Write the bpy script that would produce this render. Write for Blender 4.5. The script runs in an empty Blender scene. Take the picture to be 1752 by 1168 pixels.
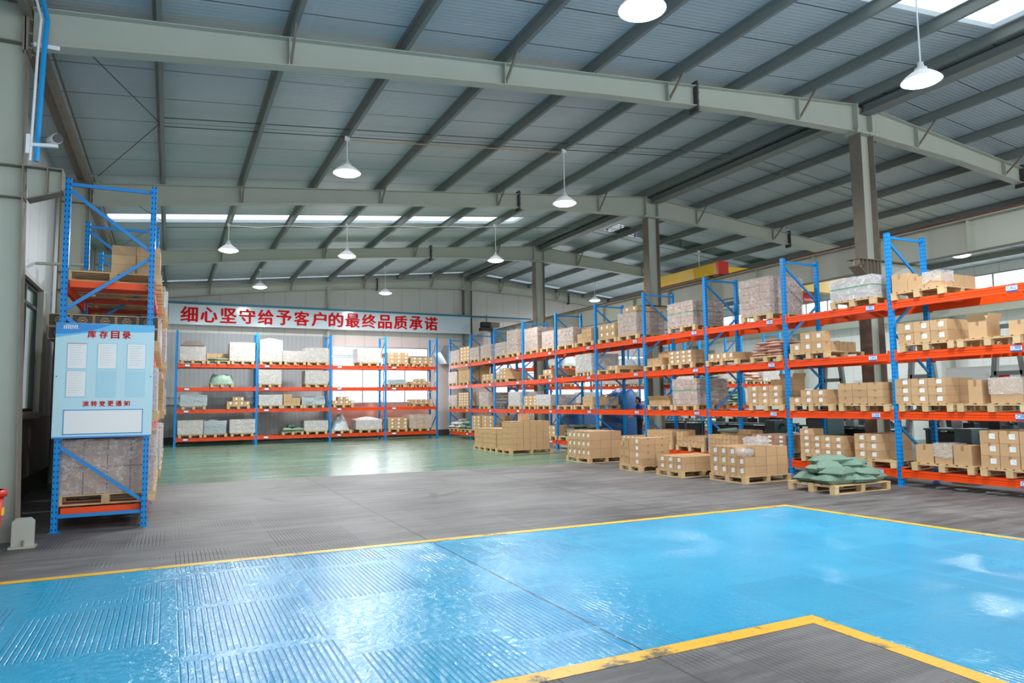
import bpy, math, random
from mathutils import Vector, Matrix, noise
random.seed(7)
PI = math.pi
C = bpy.context.scene.collection
sc = bpy.context.scene

# ------------------------------------------------------------------ camera
def setup_camera():
    yaw, pitch, roll = math.radians(26.042), math.radians(5.002), math.radians(-0.73)
    cy, sy = math.cos(yaw), math.sin(yaw)
    fw = Vector((sy * math.cos(pitch), cy * math.cos(pitch), math.sin(pitch)))
    r = Vector((cy, -sy, 0)); u = r.cross(fw)
    r2 = math.cos(roll) * r + math.sin(roll) * u
    u2 = -math.sin(roll) * r + math.cos(roll) * u
    cd = bpy.data.cameras.new('camera'); cd.sensor_width = 36; cd.lens = 1197.3 * 36 / 1752
    cd.clip_end = 300
    co = bpy.data.objects.new('camera', cd); C.objects.link(co)
    m = Matrix((r2, u2, -fw)).transposed().to_4x4(); m.translation = (0, 0, 1.6)
    co.matrix_world = m
    sc.camera = co
setup_camera()

# ------------------------------------------------------------------ world, daylight, exposure
w = bpy.data.worlds.new('sky'); sc.world = w; w.use_nodes = True
w.node_tree.nodes['Background'].inputs[0].default_value = (0.86, 0.93, 1.0, 1)
w.node_tree.nodes['Background'].inputs[1].default_value = 2.6
def area(name, loc, rot, sx, sy, power, col=(1, 1, 1)):
    l = bpy.data.lights.new(name, 'AREA'); l.shape = 'RECTANGLE'; l.size = sx; l.size_y = sy
    l.energy = power; l.color = col
    o = bpy.data.objects.new(name, l); C.objects.link(o); o.location = loc; o.rotation_euler = rot
    return o
# added area light at the unseen, open front for even light; then window daylight
area('fill_open_front', (11, -6.5, 3.4), (-PI / 2 + PI, 0, 0), 30, 6.4, 1700, (0.93, 0.97, 1.0))
area('daylight_back_windows', (9.4, 34.6, 3.0), (-PI / 2, 0, 0), 4.8, 2.8, 380, (0.93, 0.97, 1.0))
area('daylight_back_windows', (20.8, 34.6, 2.9), (-PI / 2, 0, 0), 11, 2.8, 600, (0.93, 0.97, 1.0))
area('daylight_side_windows', (29.9, 18, 5.9), (0, PI / 2, 0), 1.2, 28, 500, (0.93, 0.97, 1.0))
LAMP_W = 430
sc.view_settings.view_transform = 'Standard'; sc.view_settings.look = 'None'
sc.view_settings.gamma = 1; sc.view_settings.use_curve_mapping = False
sc.view_settings.exposure = -0.5
sc.cycles.max_bounces = 7; sc.cycles.diffuse_bounces = 4; sc.cycles.glossy_bounces = 3
sc.cycles.transparent_max_bounces = 12; sc.cycles.transmission_bounces = 4
sc.cycles.caustics_reflective = False; sc.cycles.caustics_refractive = False
sc.cycles.sample_clamp_indirect = 6

# ------------------------------------------------------------------ helpers
def lin(r, g, b):
    f = lambda c: (c / 255 / 12.92) if c <= 10 else ((c / 255 + 0.055) / 1.055) ** 2.4
    return (f(r), f(g), f(b), 1)
class N:
    """tiny node-graph writer"""
    def __init__(s, name):
        s.m = bpy.data.materials.new(name); s.m.use_nodes = True; s.t = s.m.node_tree
        s.b = s.t.nodes['Principled BSDF']; s.out = s.t.nodes['Material Output']
    def n(s, typ, **kw):
        nd = s.t.nodes.new(typ)
        ins = kw.pop('ins', {})
        for k, v in kw.items(): setattr(nd, k, v)
        for k, v in ins.items(): s.put(nd.inputs[k], v)
        return nd
    def put(s, sock, v):
        if hasattr(v, 'is_output'): s.t.links.new(v, sock)
        else: sock.default_value = v
    def math(s, op, a, b=0.0, c=0.0):
        nd = s.n('ShaderNodeMath', operation=op); s.put(nd.inputs[0], a); s.put(nd.inputs[1], b)
        if len(nd.inputs) > 2: s.put(nd.inputs[2], c)
        return nd.outputs[0]
    def mix(s, f, a, b):
        nd = s.n('ShaderNodeMix', data_type='RGBA'); s.put(nd.inputs[0], f); s.put(nd.inputs[6], a); s.put(nd.inputs[7], b)
        return nd.outputs[2]
    def coord(s, k='Object'): return s.n('ShaderNodeTexCoord').outputs[k]
    def xyz(s, v):
        nd = s.n('ShaderNodeSeparateXYZ'); s.t.links.new(v, nd.inputs[0]); return nd.outputs
    def noise(s, v, scale, detail=3, rough=0.5, dist=0.0):
        nd = s.n('ShaderNodeTexNoise', ins={'Scale': scale, 'Detail': detail, 'Roughness': rough, 'Distortion': dist})
        if v is not None: s.t.links.new(v, nd.inputs['Vector'])
        return nd.outputs[0]
    def ramp(s, f, p0, p1):
        nd = s.n('ShaderNodeMapRange', ins={0: f, 1: p0, 2: p1}); nd.clamp = True; return nd.outputs[0]
    def bump(s, h, strength=0.3, dist=0.02, normal=None):
        nd = s.n('ShaderNodeBump', ins={'Strength': strength, 'Distance': dist}); s.t.links.new(h, nd.inputs['Height'])
        if normal is not None: s.t.links.new(normal, nd.inputs['Normal'])
        return nd.outputs[0]
    def set(s, **kw):
        for k, v in kw.items(): s.put(s.b.inputs[k.replace('_', ' ')], v)
        return s.m
def plain(name, rgb, rough=0.5, metal=0.0, var=0.0, scale=3.0, rand=0.0, bump=0.0, spec=0.5):
    g = N(name); col = lin(*rgb)
    c = col
    if var or rand or bump:
        co = g.coord('Object')
        nz = g.noise(co, scale, 4)
        f = g.math('MULTIPLY_ADD', nz, 2 * var, 1 - var)
        if rand:
            ri = g.n('ShaderNodeObjectInfo').outputs['Random']
            f = g.math('MULTIPLY', f, g.math('MULTIPLY_ADD', ri, 2 * rand, 1 - rand))
        hv = g.n('ShaderNodeVectorMath', operation='SCALE'); hv.inputs[0].default_value = col[:3]
        g.t.links.new(f, hv.inputs['Scale']); c = hv.outputs[0]
        if bump: g.set(Normal=g.bump(g.noise(co, scale * 6, 3), bump, 0.02))
    g.set(Base_Color=c, Roughness=rough, Metallic=metal, Specular_IOR_Level=spec)
    return g.m
M = {}
M['steel'] = plain('grey_green_steel_paint', (174, 178, 164), 0.5, var=0.07, scale=1.5)
M['steel_dark'] = plain('purlin_grey_paint', (124, 130, 126), 0.55, var=0.08, scale=1.2)
M['flange'] = plain('worn_brown_primer', (128, 118, 104), 0.7, var=0.25, scale=5)
M['dark'] = plain('dark_bolted_plate', (66, 66, 66), 0.6, var=0.1)
M['black'] = plain('black_plastic', (22, 23, 26), 0.4)
M['bluepaint'] = None
M['orange'] = plain('orange_beam_paint', (240, 78, 22), 0.36, var=0.05, scale=2, spec=0.3)
M['orange_dark'] = plain('orange_clip_paint', (196, 52, 18), 0.45)
M['wood'] = plain('pallet_pine', (206, 176, 130), 0.75, var=0.22, scale=7, rand=0.06)
M['tape'] = plain('brown_packing_tape', (164, 124, 84), 0.3)
M['paper'] = plain('white_paper', (236, 236, 232), 0.7)
M['print'] = plain('grey_print', (176, 180, 186), 0.7)
M['white'] = plain('white_enamel', (232, 234, 232), 0.4, var=0.02)
M['green_sack'] = plain('woven_green_sack', (112, 138, 120), 0.75, var=0.14, scale=12, rand=0.12, bump=0.3)
M['dark_sack'] = plain('dark_green_sack', (88, 104, 92), 0.75, var=0.16, scale=12, rand=0.15, bump=0.3)
M['pink_sack'] = plain('pinkish_paper_sack', (214, 172, 156), 0.75, var=0.12, scale=12, rand=0.1, bump=0.3)
M['white_sack'] = plain('white_woven_sack', (205, 200, 190), 0.7, var=0.12, scale=10, rand=0.1, bump=0.3)
M['yellow'] = plain('yellow_crane_paint', (246, 198, 52), 0.4, var=0.08, scale=2)
M['red'] = plain('red_paint', (205, 40, 30), 0.35)
M['teal'] = plain('teal_pipe_paint', (38, 120, 150), 0.4)
M['blue_pipe'] = plain('blue_pipe_paint', (14, 150, 214), 0.3)
M['galv'] = plain('galvanised_sheet', (170, 176, 180), 0.35, metal=0.6, var=0.1)
M['sign_white'] = plain('glossy_sign_sheet', (196, 212, 218), 0.12)
M['sign_red'] = plain('red_lettering', (196, 8, 16), 0.6, spec=0.15)
M['board'] = plain('pale_blue_board', (184, 218, 226), 0.35)
M['board_blue'] = plain('blue_board_print', (24, 134, 205), 0.35)
M['board_blue2'] = plain('light_blue_board_print', (86, 182, 228), 0.35)
M['pocket'] = plain('clear_pocket_backing', (152, 200, 214), 0.2)
M['plate_white'] = plain('plate_white', (226, 234, 240), 0.4)
M['plate_blue'] = plain('plate_blue', (40, 100, 180), 0.4)
M['concrete_dark'] = plain('dark_rubber_skirting', (70, 68, 66), 0.8, var=0.15)
M['darkcarton'] = plain('black_printed_board', (52, 47, 44), 0.6)
M['kraft'] = plain('kraft_line', (190, 150, 105), 0.7)
M['skin'] = plain('skin', (196, 146, 116), 0.55)
M['hair'] = plain('black_hair', (22, 19, 18), 0.6)
M['shirt'] = plain('blue_work_shirt', (30, 92, 170), 0.8, var=0.1, scale=8)
M['trouser'] = plain('dark_trousers', (40, 42, 50), 0.85)
M['tarp'] = plain('blue_tarpaulin', (20, 80, 138), 0.5, var=0.15, scale=3, bump=0.4)
M['machine'] = plain('machine_green_paint', (70, 92, 92), 0.5, var=0.1)
M['machine_dark'] = plain('dark_machine_metal', (42, 46, 50), 0.5, var=0.2)
M['tarp_grey'] = plain('brown_grey_cover_sheet', (128, 118, 108), 0.5, var=0.15, scale=5)

def m_carton(name, rgb, rand=0.1):
    g = N(name); co = g.coord('Object'); x, y, z = g.xyz(co)
    nz = g.noise(co, 9, 4)
    ri = g.n('ShaderNodeObjectInfo').outputs['Random']
    f = g.math('MULTIPLY', g.math('MULTIPLY_ADD', nz, 0.16, 0.92), g.math('MULTIPLY_ADD', ri, 2 * rand, 1 - rand))
    hv = g.n('ShaderNodeVectorMath', operation='SCALE'); hv.inputs[0].default_value = lin(*rgb)[:3]
    g.t.links.new(f, hv.inputs['Scale'])
    g.set(Base_Color=hv.outputs[0], Roughness=0.78, Specular_IOR_Level=0.25)
    return g.m
M['carton'] = m_carton('corrugated_cardboard', (192, 156, 116))
M['carton_dark'] = m_carton('darker_cardboard', (166, 130, 102))

def m_post():
    g = N('blue_perforated_post'); co = g.coord('Object'); x, y, z = g.xyz(co)
    nx, ny, nz = g.xyz(g.coord('Normal'))
    fx = g.math('ABSOLUTE', nx)
    u = g.math('ADD', g.math('MULTIPLY', y, fx), g.math('MULTIPLY', x, g.math('SUBTRACT', 1.0, fx)))
    uu = g.math('ABSOLUTE', g.math('SUBTRACT', g.math('ABSOLUTE', u), 0.021))
    zz = g.math('ABSOLUTE', g.math('SUBTRACT', g.math('FRACT', g.math('DIVIDE', z, 0.075)), 0.5))
    hole = g.math('MULTIPLY', g.math('LESS_THAN', uu, 0.0065), g.math('LESS_THAN', zz, 0.17))
    g.set(Base_Color=g.mix(hole, lin(4, 134, 208), lin(8, 30, 52)), Roughness=0.35, Specular_IOR_Level=0.3)
    return g.m
M['post'] = m_post()
M['bluepaint'] = plain('blue_brace_paint', (4, 128, 200), 0.35)

def m_film(name, alpha, tint, rough=0.22, scale=7.0):
    g = N(name); co = g.coord('Object')
    mp = g.n('ShaderNodeMapping'); g.t.links.new(co, mp.inputs[0]); mp.inputs['Scale'].default_value = (1.0, 1.0, 1.6)
    n1 = g.noise(mp.outputs[0], scale, 5, 0.6, 1.2); n2 = g.noise(mp.outputs[0], scale * 4, 3, 0.6, 2.0)
    glare_streak = g.math('POWER', g.ramp(g.math('MULTIPLY_ADD', n1, 0.5, g.math('MULTIPLY', n2, 0.5)), 0.44, 0.62), 2.0)  # whiter streaks put highlights and glare of the film into its opacity
    g.set(Base_Color=tint, Roughness=rough, Normal=g.bump(g.math('ADD', n1, g.math('MULTIPLY', n2, 0.35)), 0.7, 0.03), Specular_IOR_Level=0.7,
          Alpha=g.math('MULTIPLY_ADD', glare_streak, 0.48, alpha))
    return g.m
M['film'] = m_film('clear_stretch_film', 0.26, lin(238, 230, 228))
M['film_gray'] = m_film('milky_stretch_film', 0.52, lin(232, 230, 230))
M['film_bag'] = m_film('clear_plastic_bag', 0.25, lin(240, 240, 240), 0.15, 14)
M['cover_gray'] = m_film('silver_plastic_sheet', 0.85, lin(176, 184, 188), 0.25, 5)
M['cover_green'] = m_film('green_tinted_plastic', 0.75, lin(150, 178, 160), 0.3, 6)

def m_glass(name, tint, alpha):
    g = N(name); g.set(Base_Color=tint, Roughness=0.05, Alpha=alpha, Specular_IOR_Level=0.5); return g.m
M['glass'] = m_glass('window_glass', lin(225, 240, 240), 0.12)
M['glass_green'] = m_glass('green_window_glass', lin(70, 130, 100), 0.6)
M['skylight'] = m_glass('translucent_skylight_sheet', lin(240, 245, 250), 0.15)
M['skylight_green'] = m_glass('aged_green_skylight_sheet', lin(50, 84, 72), 0.93)
def m_emit(name, col, s):
    g = N(name); g.set(Base_Color=(1, 1, 1, 1)); g.put(g.b.inputs['Emission Color'], col); g.put(g.b.inputs['Emission Strength'], s); return g.m
M['lamp'] = m_emit('lit_diffuser', (0.93, 0.98, 1, 1), 14)
M['shade'] = m_emit('glowing_prismatic_shade', (0.9, 0.96, 1, 1), 0.3)

def m_ceiling():
    g = N('ribbed_roof_sheet'); co = g.coord('Object'); x, y, z = g.xyz(co)
    seam = g.math('LESS_THAN', g.math('ABSOLUTE', g.math('SUBTRACT', g.math('FRACT', g.math('DIVIDE', y, 1.17)), 0.5)), 0.0105)
    blk = g.noise(g.n('ShaderNodeCombineXYZ', ins={0: g.math('MULTIPLY', g.math('FLOOR', g.math('DIVIDE', x, 1.75)), 3.7), 1: g.math('MULTIPLY', g.math('FLOOR', g.math('DIVIDE', y, 1.17)), 5.3), 2: 0.0}).outputs[0], 1.0, 0)
    f = g.math('MULTIPLY_ADD', blk, 0.22, 0.86)
    f = g.math('MULTIPLY', f, g.math('MULTIPLY_ADD', g.noise(co, 0.7, 3), 0.16, 0.92))
    hv = g.n('ShaderNodeVectorMath', operation='SCALE'); hv.inputs[0].default_value = lin(176, 190, 197)[:3]
    g.t.links.new(f, hv.inputs['Scale'])
    rib = g.math('SINE', g.math('MULTIPLY', y, 2 * PI / 0.09))
    wav = g.noise(co, 2.2, 2)
    b = g.bump(g.math('MULTIPLY_ADD', wav, 4.0, g.math('MULTIPLY', rib, 0.35)), 0.35, 0.012)
    g.set(Base_Color=g.mix(seam, hv.outputs[0], lin(40, 46, 48)), Roughness=0.42, Normal=b)
    return g.m
M['ceiling'] = m_ceiling()
def m_wall(name, rgb, axis=0, pitch=0.2, depth=0.5):
    g = N(name); co = g.coord('Object'); s = g.xyz(co)
    fr = g.math('FRACT', g.math('DIVIDE', s[axis], pitch))
    rib = g.math('GREATER_THAN', fr, 0.82)
    groove = g.math('LESS_THAN', fr, 0.07)
    f = g.math('MULTIPLY_ADD', g.noise(co, 0.8, 4), 0.16, 0.92)
    hv = g.n('ShaderNodeVectorMath', operation='SCALE'); hv.inputs[0].default_value = lin(*rgb)[:3]
    g.t.links.new(f, hv.inputs['Scale'])
    dk = g.n('ShaderNodeVectorMath', operation='SCALE'); g.t.links.new(hv.outputs[0], dk.inputs[0]); dk.inputs['Scale'].default_value = 1 - depth * 0.4
    g.set(Base_Color=g.mix(groove, hv.outputs[0], dk.outputs[0]), Roughness=0.5, Normal=g.bump(rib, depth, 0.02))
    return g.m
M['wall_up'] = m_wall('cream_wall_panel', (214, 214, 206), 0, 0.95, 0.3)
M['wall_low'] = m_wall('grey_corrugated_sheet', (178, 182, 184), 0, 0.19, 0.8)
M['wall_pink'] = plain('salmon_wall', (236, 178, 164), 0.6, var=0.04)  # even salmon colour for the wall below the back windows
M['wall_rose'] = m_wall('pale_rose_wall_panel', (226, 212, 206), 0, 0.95, 0.3)
M['wall_side'] = m_wall('side_wall_panel', (208, 214, 216), 1, 0.95, 0.4)
M['wall_side_low'] = m_wall('weathered_side_panel', (138, 136, 132), 1, 0.45, 0.8)
M['wall_right'] = m_wall('white_side_panel', (226, 228, 224), 1, 1.0, 0.2)

def groove_mask(g, co):
    """patches of rain-groove lines that run along the hall"""
    x, y, z = g.xyz(co)
    cx = g.math('FLOOR', g.math('DIVIDE', x, 1.05)); cyy = g.math('FLOOR', g.math('DIVIDE', g.math('ADD', y, g.math('MULTIPLY', cx, 0.37)), 1.25))
    cell = g.noise(g.n('ShaderNodeCombineXYZ', ins={0: g.math('MULTIPLY', cx, 7.31), 1: g.math('MULTIPLY', cyy, 3.17), 2: 2.0}).outputs[0], 1.0, 0)
    edge = g.noise(co, 1.1, 3)
    on = g.ramp(g.math('ADD', g.math('MULTIPLY', cell, 0.75), g.math('MULTIPLY', edge, 0.5)), 0.585, 0.66)
    fx = g.math('FRACT', g.math('DIVIDE', x, 1.05)); fy = g.math('FRACT', g.math('DIVIDE', g.math('ADD', y, g.math('MULTIPLY', cx, 0.37)), 1.25))
    on = g.math('MULTIPLY', on, g.math('MULTIPLY', g.math('GREATER_THAN', fx, 0.08), g.math('GREATER_THAN', fy, 0.1)))
    near = g.math('SUBTRACT', 1.0, g.ramp(y, 9.0, 12.5))
    on = g.math('MULTIPLY', on, near)
    wob = g.math('MULTIPLY', g.noise(co, 4, 2), 0.008)
    l = g.math('ABSOLUTE', g.math('SUBTRACT', g.math('FRACT', g.math('DIVIDE', g.math('ADD', x, wob), 0.041)), 0.5))
    line = g.math('SUBTRACT', 1.0, g.ramp(l, 0.05, 0.17))
    return on, line
def m_concrete():
    g = N('worn_grey_concrete'); co = g.coord('Object'); x, y, z = g.xyz(co)
    on, line = groove_mask(g, co); gl = g.math('MULTIPLY', on, line)
    st = g.n('ShaderNodeMapping'); g.t.links.new(co, st.inputs[0]); st.inputs['Scale'].default_value = (0.35, 2.2, 1); st.inputs['Rotation'].default_value = (0, 0, 0.08)
    a = g.noise(st.outputs[0], 2.4, 8, 0.72, 0.5); b = g.noise(co, 0.45, 4)
    c = g.mix(g.ramp(g.math('ADD', g.math('MULTIPLY', a, 0.6), g.math('MULTIPLY', b, 0.4)), 0.38, 0.62), lin(66, 65, 65), lin(124, 122, 120))
    # curved tyre marks and expansion joints
    def ring(cx, cy, r, wd):
        d = g.math('SQRT', g.math('ADD', g.math('POWER', g.math('SUBTRACT', x, cx), 2.0), g.math('POWER', g.math('SUBTRACT', y, cy), 2.0)))
        return g.math('SUBTRACT', 1.0, g.ramp(g.math('ABSOLUTE', g.math('SUBTRACT', d, r)), wd * 0.4, wd))
    tm = g.math('MULTIPLY', g.math('MAXIMUM', ring(3.4, 13.4, 1.9, 0.13), ring(2.2, 12.4, 2.1, 0.1)), g.ramp(g.noise(co, 0.9, 3), 0.45, 0.62))
    c = g.mix(g.math('MULTIPLY', tm, 0.55), c, lin(56, 54, 53))
    j1 = g.math('LESS_THAN', g.math('ABSOLUTE', g.math('SUBTRACT', x, 2.785)), 0.008)
    j2 = g.math('LESS_THAN', g.math('ABSOLUTE', g.math('SUBTRACT', x, 6.6)), 0.01)
    j3 = g.math('LESS_THAN', g.math('ABSOLUTE', g.math('SUBTRACT', y, 11.7)), 0.01)
    jj = g.math('MAXIMUM', j1, g.math('MAXIMUM', g.math('MULTIPLY', j2, g.math('GREATER_THAN', y, 8)), g.math('MULTIPLY', j3, g.math('GREATER_THAN', x, 4))))
    c = g.mix(g.math('MAXIMUM', jj, g.math('MULTIPLY', gl, 0.65)), c, lin(34, 33, 33))
    hgt = g.math('MULTIPLY', gl, -1.0)
    g.set(Base_Color=c, Roughness=g.math('MULTIPLY_ADD', a, 0.25, 0.42), Normal=g.bump(g.math('ADD', hgt, g.math('MULTIPLY', g.noise(co, 22, 3), 0.25)), 0.45, 0.01))
    return g.m
def m_blue():
    g = N('glossy_blue_floor_paint'); co = g.coord('Object'); x, y, z = g.xyz(co)
    on, line = groove_mask(g, co); gl = g.math('MULTIPLY', on, line)
    lump = g.noise(co, 15, 4, 0.6, 0.8); soft = g.noise(co, 0.8, 3)
    st = g.n('ShaderNodeMapping'); g.t.links.new(co, st.inputs[0]); st.inputs['Scale'].default_value = (0.5, 2.5, 1)
    wear = g.ramp(g.noise(st.outputs[0], 2.2, 6, 0.65), 0.62, 0.8)
    c = g.mix(soft, lin(14, 158, 208), lin(46, 178, 218))
    c = g.mix(g.math('MULTIPLY', wear, 0.45), c, lin(104, 150, 166))
    c = g.mix(g.math('MULTIPLY', gl, 0.3), c, lin(16, 96, 150))
    jj = g.math('LESS_THAN', g.math('ABSOLUTE', g.math('SUBTRACT', x, 2.785)), 0.006)
    c = g.mix(jj, c, lin(24, 52, 76))
    rough = g.math('ADD', g.math('MULTIPLY', g.noise(co, 1.6, 4), 0.22), g.math('MULTIPLY', g.ramp(x, 3.0, 7.5), 0.1))
    near = g.math('SUBTRACT', 1.0, g.math('MULTIPLY', g.ramp(x, 2.5, 7.0), 0.6))
    h = g.math('ADD', g.math('MULTIPLY', gl, -1.0), g.math('MULTIPLY', g.math('MULTIPLY', lump, near), 1.6))
    g.set(Base_Color=c, Roughness=g.math('ADD', rough, 0.04), Normal=g.bump(h, 0.5, 0.012), Specular_IOR_Level=0.6)
    return g.m
def m_green():
    g = N('polished_green_epoxy'); co = g.coord('Object')
    st = g.n('ShaderNodeMapping'); g.t.links.new(co, st.inputs[0]); st.inputs['Scale'].default_value = (0.3, 1.6, 1)
    a = g.noise(st.outputs[0], 1.2, 5, 0.6)
    g.set(Base_Color=g.mix(g.ramp(a, 0.35, 0.65), lin(66, 108, 90), lin(98, 138, 118)), Roughness=g.math('MULTIPLY_ADD', a, 0.2, 0.16),
          Normal=g.bump(g.noise(st.outputs[0], 3, 3), 0.12, 0.02))
    return g.m
def m_yellow():
    g = N('worn_yellow_line_paint'); co = g.coord('Object')
    wr = g.ramp(g.noise(co, 2.6, 6, 0.75), 0.55, 0.64)
    g.set(Base_Color=g.mix(wr, lin(240, 184, 46), lin(104, 92, 70)), Roughness=0.4, Normal=g.bump(g.noise(co, 14, 3), 0.3, 0.01))
    return g.m
M['concrete'] = m_concrete(); M['blue'] = m_blue(); M['green'] = m_green(); M['yellow_line'] = m_yellow()

class MB:
    def __init__(s): s.v = []; s.f = []; s.mi = []
    def add(s, vs, fs, m=0):
        o = len(s.v); s.v += [tuple(v) for v in vs]
        for f in fs: s.f.append(tuple(i + o for i in f)); s.mi.append(m)
        return s
    def box(s, x0, x1, y0, y1, z0, z1, m=0):
        return s.add([(x0, y0, z0), (x1, y0, z0), (x1, y1, z0), (x0, y1, z0), (x0, y0, z1), (x1, y0, z1), (x1, y1, z1), (x0, y1, z1)],
                     [(0, 3, 2, 1), (4, 5, 6, 7), (0, 1, 5, 4), (1, 2, 6, 5), (2, 3, 7, 6), (3, 0, 4, 7)], m)
    def bar(s, p0, p1, wd, ht, up=(0, 0, 1), m=0):
        p0 = Vector(p0); p1 = Vector(p1); d = (p1 - p0).normalized(); u = Vector(up)
        sd = d.cross(u); sd = sd.normalized() if sd.length > 1e-4 else Vector((1, 0, 0)); u = sd.cross(d).normalized()
        vs = []
        for p in (p0, p1):
            for a, b in ((-1, -1), (1, -1), (1, 1), (-1, 1)): vs.append(p + sd * a * wd / 2 + u * b * ht / 2)
        return s.add(vs, [(0, 3, 2, 1), (4, 5, 6, 7), (0, 1, 5, 4), (1, 2, 6, 5), (2, 3, 7, 6), (3, 0, 4, 7)], m)
    def cyl(s, p0, p1, r0, r1=None, n=12, m=0, cap=True):
        r1 = r0 if r1 is None else r1
        p0 = Vector(p0); p1 = Vector(p1); d = (p1 - p0).normalized()
        a = d.orthogonal().normalized(); b = d.cross(a); vs = []
        for p, r in ((p0, r0), (p1, r1)):
            for i in range(n):
                t = 2 * PI * i / n; vs.append(p + a * math.cos(t) * r + b * math.sin(t) * r)
        fs = [(i, (i + 1) % n, n + (i + 1) % n, n + i) for i in range(n)]
        if cap: fs += [tuple(range(n - 1, -1, -1)), tuple(range(n, 2 * n))]
        return s.add(vs, fs, m)
    def lathe(s, prof, n=24, m=0, c=(0, 0, 0)):
        vs = []
        for r, z in prof:
            for i in range(n):
                t = 2 * PI * i / n; vs.append((c[0] + r * math.cos(t), c[1] + r * math.sin(t), c[2] + z))
        fs = []
        for k in range(len(prof) - 1):
            for i in range(n): fs.append((k * n + i, k * n + (i + 1) % n, (k + 1) * n + (i + 1) % n, (k + 1) * n + i))
        return s.add(vs, fs, m)
    def prism(s, poly, y0, y1, plane='xz', m=0):
        n = len(poly); vs = []
        for y in (y0, y1):
            for a, b in poly: vs.append((a, y, b) if plane == 'xz' else ((y, a, b) if plane == 'yz' else (a, b, y)))
        return s.add(vs, [tuple(range(n)), tuple(range(2 * n - 1, n - 1, -1))] + [(i, i + n, (i + 1) % n + n, (i + 1) % n) for i in range(n)], m)
    def mesh(s, name, mats, smooth=False):
        me = bpy.data.meshes.new(name); me.from_pydata(s.v, [], s.f)
        for m in mats: me.materials.append(M[m] if isinstance(m, str) else m)
        me.polygons.foreach_set('material_index', s.mi)
        if smooth: me.polygons.foreach_set('use_smooth', [True] * len(s.f))
        me.validate(); me.update()
        import bmesh
        bm = bmesh.new(); bm.from_mesh(me); bmesh.ops.recalc_face_normals(bm, faces=bm.faces); bm.to_mesh(me); bm.free()
        return me
def put(name, me, parent=None, loc=(0, 0, 0), rz=0.0):
    o = bpy.data.objects.new(name, me); C.objects.link(o); o.location = loc; o.rotation_euler = (0, 0, rz)
    if parent is not None: o.parent = parent
    return o
def ob(name, mb, mats, parent=None, loc=(0, 0, 0), rz=0.0, smooth=False):
    if not isinstance(mats, (list, tuple)): mats = [mats]
    return put(name, mb.mesh(name, mats, smooth), parent, loc, rz)
def tag(o, label, cat, group=None):
    o['label'] = label; o['category'] = cat
    if group: o['group'] = group
    return o
def thing(name, label, cat, loc=(0, 0, 0), rz=0.0, group=None):
    o = bpy.data.objects.new(name, None); C.objects.link(o); o.location = loc; o.rotation_euler = (0, 0, rz)
    o.empty_display_size = 0.2
    return tag(o, label, cat, group)
def struct(name, mb, mats, parent=None):
    o = ob(name, mb, mats, parent)
    o['kind'] = 'structure'
    return o
def copytree(o, parent=None):
    c = o.copy(); C.objects.link(c)
    if parent is not None: c.parent = parent
    for ch in list(o.children): copytree(ch, c)
    return c
def bevel(o, wd=0.004, seg=1):
    m = o.modifiers.new('bevel', 'BEVEL'); m.width = wd; m.segments = seg; m.limit_method = 'ANGLE'
    return o
ORD = ['first', 'second', 'third', 'fourth', 'fifth', 'sixth', 'seventh', 'eighth', 'ninth', 'tenth', 'eleventh', 'twelfth', 'thirteenth', 'fourteenth', 'fifteenth', 'sixteenth', 'seventeenth', 'eighteenth', 'nineteenth', 'twentieth']
def text_mesh(name, txt, size, mat, depth=0.004, bold=0.0):
    cu = bpy.data.curves.new(name, 'FONT'); cu.body = txt; cu.size = size; cu.extrude = depth / 2; cu.offset = bold
    cu.align_x = 'CENTER'; cu.align_y = 'CENTER'; cu.resolution_u = 3
    o = bpy.data.objects.new(name, cu); C.objects.link(o)
    dg = bpy.context.evaluated_depsgraph_get()
    me = bpy.data.meshes.new_from_object(o.evaluated_get(dg)); me.name = name
    bpy.data.objects.remove(o); bpy.data.curves.remove(cu)
    me.materials.clear(); me.materials.append(M[mat])
    return me
def fit_mesh(me, cx, cz, wd, ht):
    xs = [v.co.x for v in me.vertices]; ys = [v.co.y for v in me.vertices]
    if not xs: return me
    sx = wd / (max(xs) - min(xs)); sy = ht / (max(ys) - min(ys)); mx = (max(xs) + min(xs)) / 2; my = (max(ys) + min(ys)) / 2
    for v in me.vertices: v.co.x = (v.co.x - mx) * sx + cx; v.co.y = (v.co.y - my) * sy + cz
    return me

def capsule(b, p0, p1, r0, r1, n=12):
    p0 = Vector(p0); p1 = Vector(p1); d = (p1 - p0)
    d = d.normalized() if d.length > 1e-6 else Vector((0, 0, 1)); a = d.orthogonal().normalized(); c = d.cross(a); vs = []; rings = []
    for (p, r, s) in ((p0, r0, -1), (p1, r1, 1)):
        for k in ((-80, -55, -28, 0) if s < 0 else (0, 28, 55, 80)):
            t = math.radians(k); q = p + d * r * math.sin(t); rr = r * math.cos(t)
            rings.append([q + a * rr * math.cos(2 * PI * i / n) + c * rr * math.sin(2 * PI * i / n) for i in range(n)])
    for rg in rings: vs += rg
    fs = [(k * n + i, k * n + (i + 1) % n, (k + 1) * n + (i + 1) % n, (k + 1) * n + i) for k in range(len(rings) - 1) for i in range(n)]
    fs += [tuple(range(n - 1, -1, -1)), tuple(range((len(rings) - 1) * n, len(rings) * n))]
    b.add(vs, fs)

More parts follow.
